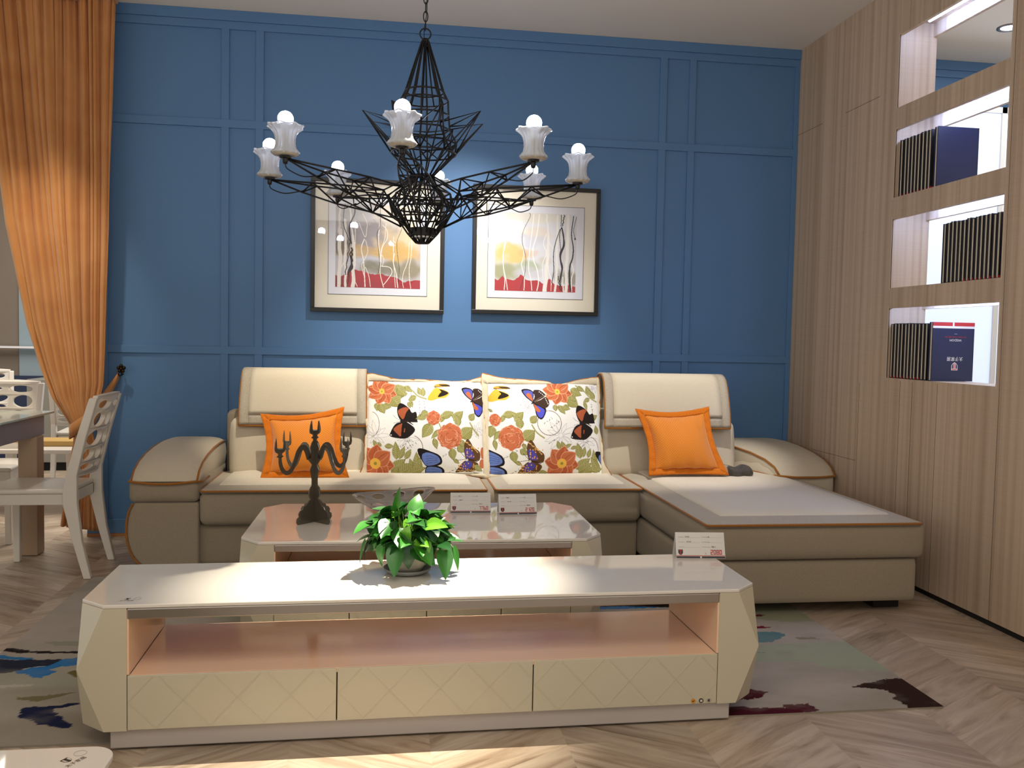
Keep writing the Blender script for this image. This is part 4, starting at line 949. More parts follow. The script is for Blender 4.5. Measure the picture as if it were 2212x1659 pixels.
# ================================================================ price cards
M['card'] = mat('white_card', 'd6d2cb', .6); M['cardback'] = mat('card_back', 'c9bb98', .7); M['navybar'] = mat('navy_print', '22242f', .5); M['redink'] = mat('red_number_ink', 'c03026', .5); M['pink'] = mat('pale_red_line', 'b4564a', .5)
SEG = {'0': 'abcdef', '1': 'bc', '2': 'abged', '5': 'afgcd', '6': 'fgedc', '7': 'abc', '8': 'abcdefg'}
def price_card(x, y, z, rz, W_, digits, label):
    c = thing('price_card', label, 'price card', (x, y, z), rz, group='folded price cards', local=True)
    H_, dp = .102, .034; ang = math.asin(dp/H_); tz = H_*math.cos(ang)
    part('sheet', MB().add([(0, 0, .0006), (W_, 0, .0006), (W_, dp, tz), (0, dp, tz), (0, 2*dp, .0006), (W_, 2*dp, .0006)], [(0, 1, 2, 3), (3, 2, 5, 4)]), M['card'], c, solid=.0008)
    def P(a, b, e=.0007): return (a, b/H_*dp-e*math.cos(ang), b/H_*tz+e*math.sin(ang)+.0004)
    def rect(mb, a0, a1, b0, b1, e=.0007): return mb.add([P(a0, b0, e), P(a1, b0, e), P(a1, b1, e), P(a0, b1, e)], [(0, 1, 2, 3)])
    mb = MB(); q_ = random.Random(digits)
    for r_ in range(3):
        zb_ = .082-.0195*r_
        for a0, a1 in ((.012, .098), (.105, W_-.008)):
            rect(mb, a0+.022, a1, zb_-.0012, zb_-.0008)
            for i_ in range(6 if a0 < .05 else 9): rect(mb, a0+i_*.0036, a0+i_*.0036+.0026, zb_, zb_+q_.uniform(.0014, .0024))
    part('printed_lines', mb, M['palegrey'], c)
    mb = MB()
    for (a0, r_, n_) in ((.038, 0, 4), (.044, 1, 4), (.131, 0, 1), (.142, 2, 4)):
        for i_ in range(n_):
            xx = a0+i_*.0046; zz = .082-.0195*r_
            for _ in range(3): s0 = q_.uniform(0, .003); rect(mb, xx+s0*.3, xx+.0036-s0*.2, zz+s0*1.4, zz+s0*1.4+.0008); 
            rect(mb, xx+q_.uniform(0, .003), xx+.0038, zz-.0005, zz+.0045) if q_.random() < .2 else rect(mb, xx+.001, xx+.0018, zz-.0005, zz+.005)
    part('handwriting', mb, M['ink'], c)
    part('red_line', rect(MB(), .001, W_-.001, .0085, .0115), M['pink'], c)
    part('navy_bar', rect(rect(MB(), .001, W_*.485, .001, .0075), W_*.52, W_-.001, .001, .0075), M['navybar'], c)
    T_ = Matrix.Translation((.0, 0, .0)) @ Matrix((( 1, 0, 0, 0), (0, dp/H_, -math.cos(ang), 0), (0, tz/H_, math.sin(ang), 0), (0, 0, 0, 1)))
    for q2, mm in shield(('navybar', 'sblack', 'redink'), .018, .0245, .0185, T_ @ Matrix.Translation((0, 0, .0009))): part('emblem', q2, M[mm], c)
    mb = MB(); cw, chh, lw = .0096, .0190, .0029; x0 = W_-.011-len(digits)*(cw+.0022)
    for i_, dgt in enumerate(digits):
        a, b = x0+i_*(cw+.0022), .0145; w_, h_ = cw, chh
        seg = {'a': (a, a+w_, b+h_-lw, b+h_), 'd': (a, a+w_, b, b+lw), 'g': (a, a+w_, b+h_/2-lw/2, b+h_/2+lw/2), 'f': (a, a+lw, b+h_/2, b+h_), 'b': (a+w_-lw, a+w_, b+h_/2, b+h_), 'e': (a, a+lw, b, b+h_/2), 'c': (a+w_-lw, a+w_, b, b+h_/2)}
        for s_ in SEG[dgt]: rect(mb, *seg[s_], .0011)
    part('price', mb, M['redink'], c, label='red digits '+digits)
    mk = text_mb('¥', .0085, T_ @ Matrix.Translation((x0-.020, .0165, .0009))); part('currency_mark', mk, M['redink'], c)
price_card(.333, 4.372, .4505, R(-1), .201, '7760', 'folded white price card reading 7760 on the coffee table')
price_card(.570, 4.318, .4505, R(3), .192, '2120', 'folded white price card reading 2120 on the coffee table')
price_card(1.146, 3.325, .4715, R(-5), .196, '2080', 'folded white price card reading 2080 on the TV stand')
# ================================================================ chandelier
M['iron'] = mat('black_iron_wire', '0c0b0b', .45, .3)
M['glass'] = mat('frosted_ribbed_glass', 'd9dcdf', .18, Transmission_Weight=.45, IOR=1.3); M['glass'].node_tree.nodes['Principled BSDF'].inputs['Subsurface Weight'].default_value = .0
M['bulb'] = emis('cool_white_bulb', 'dfe6ff', 45)
M['cup'] = mat('beige_drip_dish', 'b9ad98', .35)
cx, cy = .165, 4.15
ch = thing('chandelier', 'black wire cage chandelier with eight frosted glass lamps, hanging above the coffee table', 'chandelier', (cx, cy, 2.2), 0, local=True)
ch['_'] = 0; del ch['_']
ZO = 2.2
def K(p): return (p[0], p[1], p[2]-ZO)
def pol(r, a, z): return (r*math.cos(a), r*math.sin(a), z-ZO)
wr = .0043; NS = 8; A = [2*PI*k_/NS-1.727 for k_ in range(NS)]; Ah = [a+PI/NS for a in A]
frm = MB()
cage = [(.016, 2.672), (.088, 2.445), (.108, 2.405), (.112, 2.338), (.118, 2.275), (.150, 2.212), (.148, 2.165), (.048, 2.064)]
for a in A+[]:
    frm.tube([pol(r, a, z) for r, z in cage], wr, 5)
    if a == A[0]:
        for kk in range(12): frm.tube([pol(r, a+.2+kk*PI/6, z) for r, z in cage[:3]], wr*.85, 5)
def ring(r, z, n=8, off=0, w_=wr): frm.tube([pol(r, 2*PI*k_/n-1.727+off, z) for k_ in range(n)], w_, 5, closed=True)
def cring(r, z, w_=wr): frm.tube([pol(r, 2*PI*k_/28, z) for k_ in range(28)], w_, 5, closed=True)
cring(.088, 2.445); cring(.106, 2.405); cring(.112, 2.338); ring(.118, 2.275); ring(.150, 2.212); cring(.148, 2.165); ring(.048, 2.064)
for k_, a in enumerate(Ah):      # leaf spikes
    tip = pol(.285, a+(.0), 2.335 if k_ % 2 else 2.33); h = PI/NS
    for b_ in (a-h, a+h): frm.tube([pol(.148, b_, 2.165), tip, pol(.116, b_, 2.29)], wr*.9, 5)
    frm.tube([pol(.150, a-h, 2.212), pol(.148, a, 2.165), pol(.150, a+h, 2.212)], wr*.8, 5)
    frm.tube([tip, pol(.046, a, 2.064)], wr*.8, 5)
# lower basket
bask = [(.048, 2.064), (.052, 2.03), (.125, 1.985), (.147, 1.915), (.118, 1.868), (.070, 1.80), (.030, 1.757)]
for a in A: frm.tube([pol(r, a, z) for r, z in bask], wr, 5)
for a in Ah: frm.tube([pol(.046, a, 2.064), pol(.09, a, 1.96), pol(.143, a, 1.915), pol(.030, a, 1.757)], wr*.9, 5)
ring(.125, 1.985); ring(.143, 1.915); cring(.119, 1.871); ring(.030, 1.757)
for k_ in range(8): frm.tube([pol(.125, A[k_], 1.985), pol(.143, Ah[k_], 1.915), pol(.125, A[(k_+1) % 8], 1.985)], wr*.8, 5)
part('wire_cage', frm, M['iron'], ch, smooth=True)
part('hub', MB().lathe([(.001, 1.825), (.055, 1.825), (.066, 1.822), (.064, 1.79), (.050, 1.787), (.001, 1.787)], (0, 0, -ZO), 28).lathe([(.001, 1.79), (.012, 1.79), (.012, 1.757), (.014, 1.752), (.001, 1.750)], (0, 0, -ZO), 14), M['iron'], ch, smooth=False)
part('top_collar', MB().lathe([(.001, 2.685), (.014, 2.685), (.020, 2.672), (.018, 2.655), (.001, 2.650)], (0, 0, -ZO), 16), M['iron'], ch, smooth=True)
part('hub_disc', MB().lathe([(.001, 1.7865), (.050, 1.7865), (.050, 1.779), (.001, 1.779)], (0, 0, -ZO), 24), mat('white_hub_disc', 'd8d8d8', .4), ch)
RT, ZT = .711, 2.035
SH = [(.019, 2.045), (.034, 2.047), (.052, 2.052), (.056, 2.058), (.050, 2.064), (.041, 2.076), (.0378, 2.095), (.0385, 2.115), (.0425, 2.133), (.050, 2.146), (.061, 2.155), (.070, 2.161), (.069, 2.167)]
for k_, a in enumerate(A):
    arm = MB(); U = []
    secs = [(.17, .075, 1.985, 1.893), (.34, .064, 2.004, 1.930), (.50, .046, 2.016, 1.980), (.60, .026, 2.02, 2.0)]
    def node(r, dw, z): return (r*math.cos(a)-dw*math.sin(a), r*math.sin(a)+dw*math.cos(a), z-ZO)
    tip = node(RT-.005, 0, ZT)
    Lr = [node(r, w_, zt) for r, w_, zt, zb in secs]; Rr = [node(r, -w_, zt) for r, w_, zt, zb in secs]; Br = [node(r+.06, 0, zb) for r, w_, zt, zb in secs[:3]]
    inner = node(.10, 0, 1.83)
    arm.tube([Lr[0], Lr[1], Lr[2], tip], wr, 5); arm.tube([Rr[0], Rr[1], Rr[2], tip], wr, 5); arm.tube([inner]+Br+[tip], wr, 5)
    arm.tube([Lr[0], Br[0], Rr[0]], wr*.85, 5); arm.tube([Lr[1], Br[0], Rr[1]], wr*.85, 5); arm.tube([Lr[1], Br[1], Rr[1], Lr[1]], wr*.85, 5); arm.tube([Lr[2], Br[1], Rr[2], Lr[2]], wr*.85, 5); arm.tube([Lr[2], Br[2], Rr[2]], wr*.85, 5)
    arm.tube([Lr[0], Rr[1]], wr*.8, 5); arm.tube([pol(.048, a, 2.064), Lr[0]], wr*.8, 5); arm.tube([pol(.048, a, 2.064), Rr[0]], wr*.8, 5); arm.tube([inner, Lr[0]], wr*.8, 5); arm.tube([inner, Rr[0]], wr*.8, 5)
    ap = part('arm', arm, M['iron'], ch, smooth=True)
    lx, ly = RT*math.cos(a), RT*math.sin(a)
    part('lamp_holder', MB().lathe([(.001, 2.012), (.008, 2.012), (.011, 2.02), (.011, 2.034), (.024, 2.037), (.024, 2.044), (.012, 2.046), (.013, 2.13), (.001, 2.13)], (lx, ly, -ZO), 16), M['iron'], ap)
    cab = smooth_path([(lx, ly, 2.013-ZO), node(RT-.01, .004, 1.992), node(RT-.07, .010, 1.972), node(RT-.13, .006, 1.98), node(RT-.17, 0, 1.99)], 5)
    part('cable', MB().tube(cab, .0026, 6), M['iron'], ap, smooth=True)
    def flute(x, y, z, t, z0=0):
        f_ = max(0, min(1, (z-2.07)/.085)); s_ = 1+.05*math.cos(14*t)*(.6+.4*f_); return x*s_, y*s_, z+.003*math.cos(7*t)*(f_**2.5)
    sh = MB().lathe(SH, (0, 0, 0), 72, flute); sh.mp(lambda x, y, z: (x+lx, y+ly, z-ZO))
    part('glass_shade', sh, M['glass'], ch, smooth=True, solid=.0035)
    part('drip_dish', MB().lathe([(.012, 2.0455), (.047, 2.0465), (.054, 2.054), (.046, 2.052), (.012, 2.0505)], (lx, ly, -ZO), 32, lambda x, y, z, t: (x*(1+.03*math.cos(12*t)), y*(1+.03*math.cos(12*t)), z)), M['cup'], ch, smooth=True)
    part('bulb', MB().sphere((lx, ly, 2.192-ZO), .0315, 24, 14), M['bulb'], ch, smooth=True)
    part('bulb_base', MB().lathe([(.013, 2.125), (.016, 2.14), (.025, 2.172), (.023, 2.174)], (lx, ly, -ZO), 24), mat('bulb_plastic', 'd9dde6', .4) if k_ == 0 else M['bp'], ch, smooth=True)
    if k_ == 0: M['bp'] = bpy.data.materials['bulb_plastic']
# chain up to the ceiling
chn = MB(); z = 2.70
chn.tube([(.025*math.cos(t), 0, z-ZO+.006+.025*math.sin(t)) for t in np.linspace(0, 2*PI, 20)[:-1]], .0035, 6, closed=True)
z = 2.745; i = 0
while z < HC-.03:
    pts = [(.010*math.cos(t), .024*math.sin(t)) for t in np.linspace(0, 2*PI, 16)[:-1]]
    chn.tube([((p[0] if i % 2 else 0), (0 if i % 2 else p[0]), z+p[1]-ZO) for p in pts], .0026, 5, closed=True); z += .040; i += 1
part('chain', chn, M['iron'], ch, smooth=True)
part('supply_wire', MB().tube([(.006*math.sin(z_*25), .006*math.cos(z_*25), z_-ZO) for z_ in np.linspace(2.68, HC-.01, 40)], .002, 5), M['iron'], ch, smooth=True)
part('ceiling_rose', MB().lathe([(.001, HC-.03), (.02, HC-.03), (.055, HC-.012), (.06, HC-.001), (.001, HC-.001)], (0, 0, -ZO), 28), M['iron'], ch, smooth=True)
# ================================================================ framed pictures
M['frame'] = mat('black_frame', '14110f', .35); M['matb'] = mat('cream_mat_board', 'e0d9c6', .8); M['matw'] = mat('white_mat_board', 'd9dae0', .8); M['liner'] = mat('thin_black_line', '1d1b1a', .6)
M['art'] = vcol('painted_print', .7)
m = M['pane'] = bpy.data.materials.new('picture_glass'); m.use_nodes = True; nt = m.node_tree; nt.nodes.clear()
o_ = nt.nodes.new('ShaderNodeOutputMaterial'); tr = nt.nodes.new('ShaderNodeBsdfTransparent'); gl = nt.nodes.new('ShaderNodeBsdfGlossy'); mx = nt.nodes.new('ShaderNodeMixShader'); fr_ = nt.nodes.new('ShaderNodeFresnel')
gl.inputs['Roughness'].default_value = .02; fr_.inputs[0].default_value = 1.5
nt.links.new(fr_.outputs[0], mx.inputs[0]); nt.links.new(tr.outputs[0], mx.inputs[1]); nt.links.new(gl.outputs[0], mx.inputs[2]); nt.links.new(mx.outputs[0], o_.inputs[0])
def wig(x0, y0, x1, y1, seed, amp=12, n=9, curve=0):
    q_ = random.Random(seed); return smooth_path([(x0+(x1-x0)*i/n+curve*math.sin(PI*i/n)+q_.uniform(-amp, amp), y0+(y1-y0)*i/n) for i in range(n+1)], 4)
def art1(C):   # crop coordinates: x 370..1800, y 20..1460
    C.mask(np.ones_like(C.X), 'b4afb0'); C.blotch(1500, 250, 500, 420, 'dcd2c0', .9, 1); C.blotch(850, 560, 520, 260, '918a8c', .95, 2); C.blotch(500, 150, 260, 260, 'a8a5a6', .8, 3); C.blotch(1500, 620, 420, 300, 'd9c198', .8, 4)
    C.blotch(950, 850, 700, 120, 'bfa06c', .8, 5); C.blotch(1350, 850, 420, 200, 'cda75f', .85, 6); C.blotch(460, 760, 130, 150, '6a5f4a', .9, 7); C.blotch(820, 980, 420, 90, 'b9bcc8', .8, 8)
    C.blotch(1100, 1100, 360, 140, '7f7a68', .95, 9); C.blotch(1650, 1130, 280, 170, '8c846a', .95, 10); C.blotch(520, 1100, 250, 160, 'b7b2b8', .9, 11)
    f_ = C.fbm(21, 10)*60; lim = np.interp(C.X, [370, 450, 520, 700, 800, 900, 1100, 1250, 1350, 1500, 1600, 1800], [1230, 1290, 1240, 1170, 1180, 1210, 1220, 1270, 1250, 1330, 1320, 1290])
    C.mask((C.Y+f_*.4 > lim).astype(float), '9e2c33'); C.blotch(450, 1400, 160, 120, '702526', .7, 12); C.blotch(1000, 1430, 500, 90, '8d3038', .6, 13)
    W1 = 'd9d3c9'; B1 = '241d1b'
    C.line(wig(440, 60, 430, 520, 1, 8), 40, W1, .5); C.line(wig(440, 480, 430, 1440, 2, 10, curve=10), [60]*37, W1); C.line(wig(530, 300, 545, 1440, 3, 10), 40, W1); C.line(wig(610, 40, 660, 760, 4, 8), 26, W1, .7); C.line(wig(660, 560, 660, 1440, 5, 12, curve=20), [22+i*1.2 for i in range(37)], W1)
    C.line([(520, 1020), (470, 1120)], 16, W1)
    C.line(smooth_path([(525, 30), (500, 200), (505, 400), (600, 650)], 6), 12, B1); C.line(smooth_path([(690, 60), (680, 200), (600, 400), (615, 620), (630, 700)], 6), 22, B1)
    C.line(wig(610, 700, 545, 1240, 7, 14), 16, B1); C.line(wig(640, 780, 635, 1100, 8, 10, curve=10), 26, B1); C.line(smooth_path([(650, 820), (610, 880), (630, 960), (640, 1100), (590, 1200), (600, 1290), (580, 1400)], 5), [26, 26, 22, 22, 22, 22, 22, 22, 24, 26, 26, 24, 22, 30, 44, 60, 66, 60, 50, 40, 34, 30, 26, 22, 20, 18, 14, 12, 10, 8, 8], B1)
    for p, w_ in (([(690, 300), (700, 600), (690, 850), (710, 1000)], 10), ([(760, 340), (860, 580), (890, 430), (890, 330), (820, 180)], 8), ([(850, 620), (800, 780), (840, 1000), (870, 1440)], 16), ([(870, 640), (910, 820), (850, 980), (810, 1080), (860, 1280)], 9), ([(870, 1100), (930, 1250), (960, 1440)], 10), ([(1110, 300), (1090, 520), (1090, 700), (1120, 900), (1110, 1000)], 14), ([(1150, 360), (1230, 460), (1230, 600), (1150, 760), (1130, 1000), (1120, 1200), (1180, 1440)], 12), ([(1210, 330), (1190, 600), (1130, 820), (1180, 960), (1150, 1080)], 9), ([(1140, 1075), (1280, 1095), (1320, 1180), (1260, 1290), (1180, 1400)], 12), ([(1340, 560), (1340, 900), (1360, 1180), (1380, 1440)], 9), ([(1360, 850), (1340, 1000), (1390, 1200), (1420, 1440)], 14), ([(1600, 650), (1590, 950), (1510, 1200), (1500, 1350), (1520, 1440)], 9), ([(1650, 600), (1640, 900), (1610, 1100), (1620, 1300), (1640, 1450)], 10), ([(690, 1330), (740, 1440)], 10)):
        C.line(smooth_path(p, 6), w_, 'e3dccf')
    C.line(smooth_path([(1110, 40), (1110, 380), (1060, 520), (1090, 800), (1110, 1050), (1090, 1200)], 6), 9, B1, .9); C.line(smooth_path([(1540, 60), (1480, 400), (1400, 640), (1410, 880), (1440, 1100), (1430, 1350)], 6), 8, B1, .85)
def art2(C):   # crop coordinates: x 250..1600, y 130..1510
    C.mask(np.ones_like(C.X), 'cfd0d4'); C.blotch(420, 480, 330, 330, 'f2efe9', .95, 1); C.blotch(900, 200, 520, 110, 'd4cdb9', .7, 2); C.blotch(950, 500, 260, 130, 'd5c8b8', .8, 3); C.blotch(760, 620, 420, 120, 'bfc2cf', .7, 4)
    C.blotch(450, 880, 330, 190, 'dab766', .9, 5); C.blotch(820, 850, 170, 90, 'd6a878', .7, 6); C.blotch(430, 1180, 280, 150, '9b9a74', .95, 7); C.blotch(750, 1060, 260, 110, 'a2aa88', .8, 8); C.blotch(820, 1180, 250, 110, 'bcbcc0', .8, 9); C.blotch(1500, 700, 200, 500, 'c2bdbe', .7, 10); C.blotch(1450, 1240, 220, 150, '847d68', .8, 11); C.blotch(1080, 960, 160, 80, 'bdb59a', .6, 12)
    lim = np.interp(C.X, [250, 300, 380, 420, 500, 640, 680, 740, 760, 950, 1040, 1100, 1150, 1250, 1600], [1310, 1320, 1240, 1300, 1310, 1290, 1230, 1240, 1290, 1320, 1350, 1340, 1290, 1370, 1390])
    C.mask((C.Y+C.fbm(31, 12)*18 > lim).astype(float), 'a92c30')
    W1 = 'e2ddd6'; B1 = '1f1b1a'
    C.line(wig(1090, 150, 1130, 520, 2, 6), [26]*37, W1); C.line(wig(1130, 500, 1085, 1500, 3, 8, curve=10), [34+i for i in range(37)], W1); C.line(wig(1280, 160, 1260, 1500, 4, 8, curve=10), 36, W1, .85); C.line(wig(1450, 160, 1440, 1500, 5, 8), 52, W1, .95); C.line([(1140, 640), (1180, 700), (1240, 770)], [26, 12, 8], W1); C.line(wig(1380, 1240, 1400, 1500, 6, 6), 20, W1)
    for p, w_ in (([(420, 150), (430, 500), (390, 800), (390, 1080), (420, 1300), (410, 1490)], 12), ([(440, 300), (430, 620), (380, 900), (400, 1130), (440, 1320), (465, 1490)], 11), ([(720, 560), (720, 900), (690, 1040), (740, 1250), (740, 1490)], 12), ([(880, 150), (850, 500), (820, 800), (810, 1100), (850, 1300), (870, 1490)], 12), ([(970, 150), (940, 480), (880, 740), (885, 940), (950, 1120), (980, 1320), (955, 1490)], 16), ([(1100, 480), (1050, 660), (1100, 830), (1040, 1030), (1060, 1300)], 10), ([(1130, 1000), (1150, 1180), (1190, 1280), (1190, 1490)], 9), ([(1520, 980), (1560, 1120), (1530, 1280), (1540, 1490)], 16)):
        C.line(smooth_path(p, 6), w_, 'ece7dd')
    C.ell(875, 765, 18, 34, 'e8e2d8')
    C.line(smooth_path([(800, 130), (820, 190), (720, 420), (690, 600), (730, 790), (760, 920), (750, 1180), (710, 1350), (680, 1480)], 6), 8, B1, .9)
    C.line(wig(1340, 150, 1340, 350, 7, 6), 12, B1); C.line(wig(1390, 150, 1360, 340, 8, 8), 16, B1); C.line(smooth_path([(1320, 400), (1250, 640), (1220, 850), (1230, 1150), (1200, 1350)], 6), 13, B1); C.line(smooth_path([(1340, 370), (1315, 520), (1340, 760)], 6), 11, B1)
    C.line(smooth_path([(1350, 370), (1380, 520), (1390, 680), (1340, 820), (1340, 940), (1370, 1080), (1350, 1230), (1340, 1330), (1370, 1480)], 5), [22, 22, 24, 26, 28, 26, 24, 26, 30, 34, 36, 34, 36, 40, 42, 40, 36, 34, 30, 28, 26, 28, 32, 36, 36, 32, 28, 26, 28, 30, 30, 28, 26, 24, 22, 20, 18, 16, 16, 16, 16], B1); C.line(wig(1310, 1230, 1345, 1480, 9, 10), 14, B1)
    C.line(smooth_path([(1545, 160), (1515, 480), (1550, 720), (1540, 900), (1500, 1050), (1500, 1300), (1520, 1480)], 6), [14+i*.5 for i in range(37)], B1); C.line(smooth_path([(1595, 170), (1550, 400), (1575, 550)], 6), 9, B1); C.ell(1577, 560, 13, 20, B1)
def picture(x0, x1, z0, z1, lx0, lx1, lz0, lz1, ix0, ix1, iz0, iz1, draw, box, label):
    p = thing('framed_picture', label, 'picture', ((x0+x1)/2, D-.02, z0), group='framed tree paintings on the blue wall')
    yf, yb_ = D-.045, D-.0165; b_ = .027
    fr = MB()
    for a in ((x0, x1, z0, z0+b_), (x0, x1, z1-b_, z1), (x0, x0+b_, z0+b_, z1-b_), (x1-b_, x1, z0+b_, z1-b_)): fr.box(a[0], a[1], yf, yb_, a[2], a[3])
    part('frame', fr, M['frame'], p, bevel=.002)
    part('mat_board', MB().box(x0+b_, x1-b_, D-.028, D-.018, z0+b_, z1-b_), M['matb'], p)
    part('inner_mat', MB().box(lx0, lx1, D-.0295, D-.028, lz0, lz1), M['matw'], p)
    ln = MB(); w_ = .0025
    for a in ((lx0, lx1, lz0, lz0+w_), (lx0, lx1, lz1-w_, lz1), (lx0, lx0+w_, lz0, lz1), (lx1-w_, lx1, lz0, lz1)): ln.box(a[0], a[1], D-.0305, D-.0290, a[2], a[3])
    part('line', ln, M['liner'], p)
    n = 330; C = Canvas(n, n, box, 'c0c0c0'); draw(C)
    G = [[(ix0+(ix1-ix0)*i/(n-1), D-.0302, iz1-(iz1-iz0)*j/(n-1)) for i in range(n)] for j in range(n)]
    part('print', MB().grid(G), M['art'], p, colors=C.a.reshape(-1, 3))
    part('glass', MB().add([(x0+b_, D-.037, z0+b_), (x1-b_, D-.037, z0+b_), (x1-b_, D-.037, z1-b_), (x0+b_, D-.037, z1-b_)], [(0, 1, 2, 3)]), M['pane'], p)
picture(-.488, .384, 1.478, 2.349, -.377, .272, 1.593, 2.230, -.329, .225, 1.641, 2.185, art1, (370, 1800, 20, 1460), 'black framed abstract tree painting on the left, partly hidden behind the chandelier')
picture(.571, 1.439, 1.489, 2.351, .674, 1.333, 1.598, 2.222, .725, 1.279, 1.647, 2.173, art2, (250, 1600, 130, 1510), 'black framed abstract tree painting on the right, with thick black trunk')
# ================================================================ rug
rug = thing('area_rug', 'abstract painterly rug with blue, maroon and brown patches under the tables', 'rug', (.255, 3.9, 0))
rx0, rx1, ry0, ry1 = -1.53, 2.045, 2.93, 4.95
nx, ny = 620, 350
C = Canvas(nx, ny, (rx0, rx1, ry0, ry1), 'a39b8f')
f1, f2 = C.fbm(3, 10), C.fbm(8, 30)
C.mask(np.clip(f1, 0, 1)*.6, 'b5aaa0'); C.mask(np.clip(-f1, 0, 1)*.5, '93897a')
for (x, y, rx_, ry_, c_, al) in ((-1.2, 4.2, .5, .25, 'aaa095', .8), (-1.3, 3.5, .4, .12, '9a9780', .6), (-1.0, 3.05, .6, .15, '8f8474', .6), (.3, 4.3, .8, .3, '9c9a85', .6), (1.5, 4.6, .6, .2, '9ba28c', .6), (.2, 3.2, .8, .2, 'a89e94', .5), (1.7, 3.15, .25, .12, 'b3a79c', .7), (-1.2, 3.3, .3, .1, '7f7a5c', .4)): C.blotch(x, y, rx_, ry_, c_, al, int(x*10+y*7) % 50)
rs = np.random.RandomState(1)
def rough(p, amp=.012):
    out = []
    for i, a in enumerate(p):
        b = p[(i+1) % len(p)]; n = max(1, int(math.hypot(b[0]-a[0], b[1]-a[1])/.012))
        for j in range(n): out.append((a[0]+(b[0]-a[0])*j/n+rs.uniform(-amp, amp), a[1]+(b[1]-a[1])*j/n+rs.uniform(-amp, amp)*.5))
    return out
RUG = [('9aa08a', [(1.55, 3.612), (1.813, 3.632), (2.076, 3.634), (2.119, 3.261), (2.001, 3.282), (1.803, 3.325), (1.757, 3.412), (1.45, 3.43)]), ('8f9078', [(1.75, 4.3), (2.099, 4.3), (2.066, 3.913), (1.883, 3.921), (1.70, 4.008)]),
('33211b', [(1.795, 3.143), (1.877, 3.172), (1.985, 3.205), (2.062, 3.203), (2.06, 2.91), (1.90, 2.91), (1.90, 3.013), (1.916, 3.06), (1.91, 3.096), (1.863, 3.114)]),
('4e1520', [(1.39, 3.162), (1.446, 3.122), (1.422, 3.093), (1.363, 3.06), (1.27, 3.065), (1.335, 3.102), (1.372, 3.12)]), ('4a131f', [(1.1, 3.015), (1.303, 3.004), (1.33, 2.985), (1.444, 2.982), (1.452, 3.006), (1.553, 3.005), (1.57, 2.95), (1.443, 2.91), (1.1, 2.91)]),
('6d1a2a', [(1.6, 3.892), (1.81, 3.853), (1.764, 3.836), (1.6, 3.834)]), ('5c1c22', [(1.72, 4.041), (1.865, 4.035), (1.807, 4.011), (1.72, 3.992)]), ('587c80', [(1.5, 3.79), (1.788, 3.789), (1.815, 3.742), (1.751, 3.686), (1.71, 3.653), (1.5, 3.647)]),
('5e7d78', [(1.5, 3.55), (1.626, 3.527), (1.5, 3.515)]), ('857f6d', [(1.832, 3.703), (1.917, 3.702), (1.941, 3.67), (1.839, 3.678)]), ('241a18', [(-1.54, 3.825), (-1.533, 3.852), (-1.491, 3.848), (-1.413, 3.809), (-1.1, 3.777), (-1.1, 3.766), (-1.348, 3.776), (-1.471, 3.798)]),
('2f6d9e', [(-1.54, 3.776), (-1.443, 3.748), (-1.38, 3.727), (-1.393, 3.708), (-1.54, 3.738)]), ('252a38', [(-1.54, 3.738), (-1.447, 3.712), (-1.245, 3.705), (-1.282, 3.638), (-1.361, 3.62), (-1.394, 3.575), (-1.54, 3.565)]),
('2c70a6', [(-1.245, 3.705), (-1.1, 3.75), (-1.1, 3.66), (-1.249, 3.615), (-1.258, 3.591), (-1.233, 3.556), (-1.266, 3.508), (-1.312, 3.512), (-1.354, 3.557), (-1.394, 3.575), (-1.361, 3.62), (-1.282, 3.638)]),
('6a5f30', [(-1.187, 3.547), (-1.174, 3.579), (-1.08, 3.56), (-1.1, 3.50), (-1.157, 3.507)]), ('1b2140', [(-1.233, 3.231), (-1.204, 3.24), (-1.156, 3.235), (-1.056, 3.265), (-1.049, 3.252), (-1.078, 3.228), (-1.129, 3.209), (-1.108, 3.184), (-1.074, 3.151), (-1.033, 3.092), (-1.009, 3.065), (-1.039, 3.047), (-1.109, 3.082), (-1.157, 3.122), (-1.198, 3.144), (-1.213, 3.164)]),
('756b4c', [(-1.298, 3.329), (-1.223, 3.334), (-1.096, 3.355), (-1.139, 3.318), (-1.19, 3.286), (-1.274, 3.306)]), ('9d9a88', [(-1.54, 3.56), (-1.362, 3.558), (-1.266, 3.499), (-1.1, 3.477), (-1.1, 3.449), (-1.25, 3.43), (-1.54, 3.466)]), ('8d8d7c', [(-1.399, 3.919), (-1.2, 3.919), (-1.2, 3.849), (-1.345, 3.869)]),
('b5aa9c', [(-1.54, 3.466), (-1.263, 3.444), (-1.288, 3.425), (-1.54, 3.434)]), ('1f1715', [(.95, 4.35), (1.6, 4.35), (1.47, 4.239), (1.445, 4.185), (1.1, 4.20)]), ('2f74ac', [(.9, 4.215), (1.15, 4.225), (1.394, 4.185), (.9, 4.172)]), ('2f74ac', [(-.9, 4.3), (-.5, 4.32), (-.2, 4.26), (-.6, 4.2)]), ('9da08e', [(-.8, 4.2), (-.3, 4.24), (0, 4.15), (-.5, 4.1)])]
for c_, p in RUG: C.poly(rough(p), c_)
C.line([(-1.27, 3.985), (-1.16, 3.99)], .008, '5a5048'); C.line([(-1.28, 3.97), (-1.18, 3.975)], .008, '5a5048'); C.line([(-1.25, 3.96), (-1.17, 3.962)], .007, '6a6058')
C.mask(np.clip(f2*.5+.0, 0, .5), '8f877c', .5)
G = [[(rx0+(rx1-rx0)*i/(nx-1), ry0+(ry1-ry0)*j/(ny-1), .0065) for i in range(nx)] for j in range(ny)]
M['rug'] = vcol('rug_wool', .95, spec=.1); bump(M['rug'], noise(M['rug'], 420, 2).outputs[0], .5, .004)
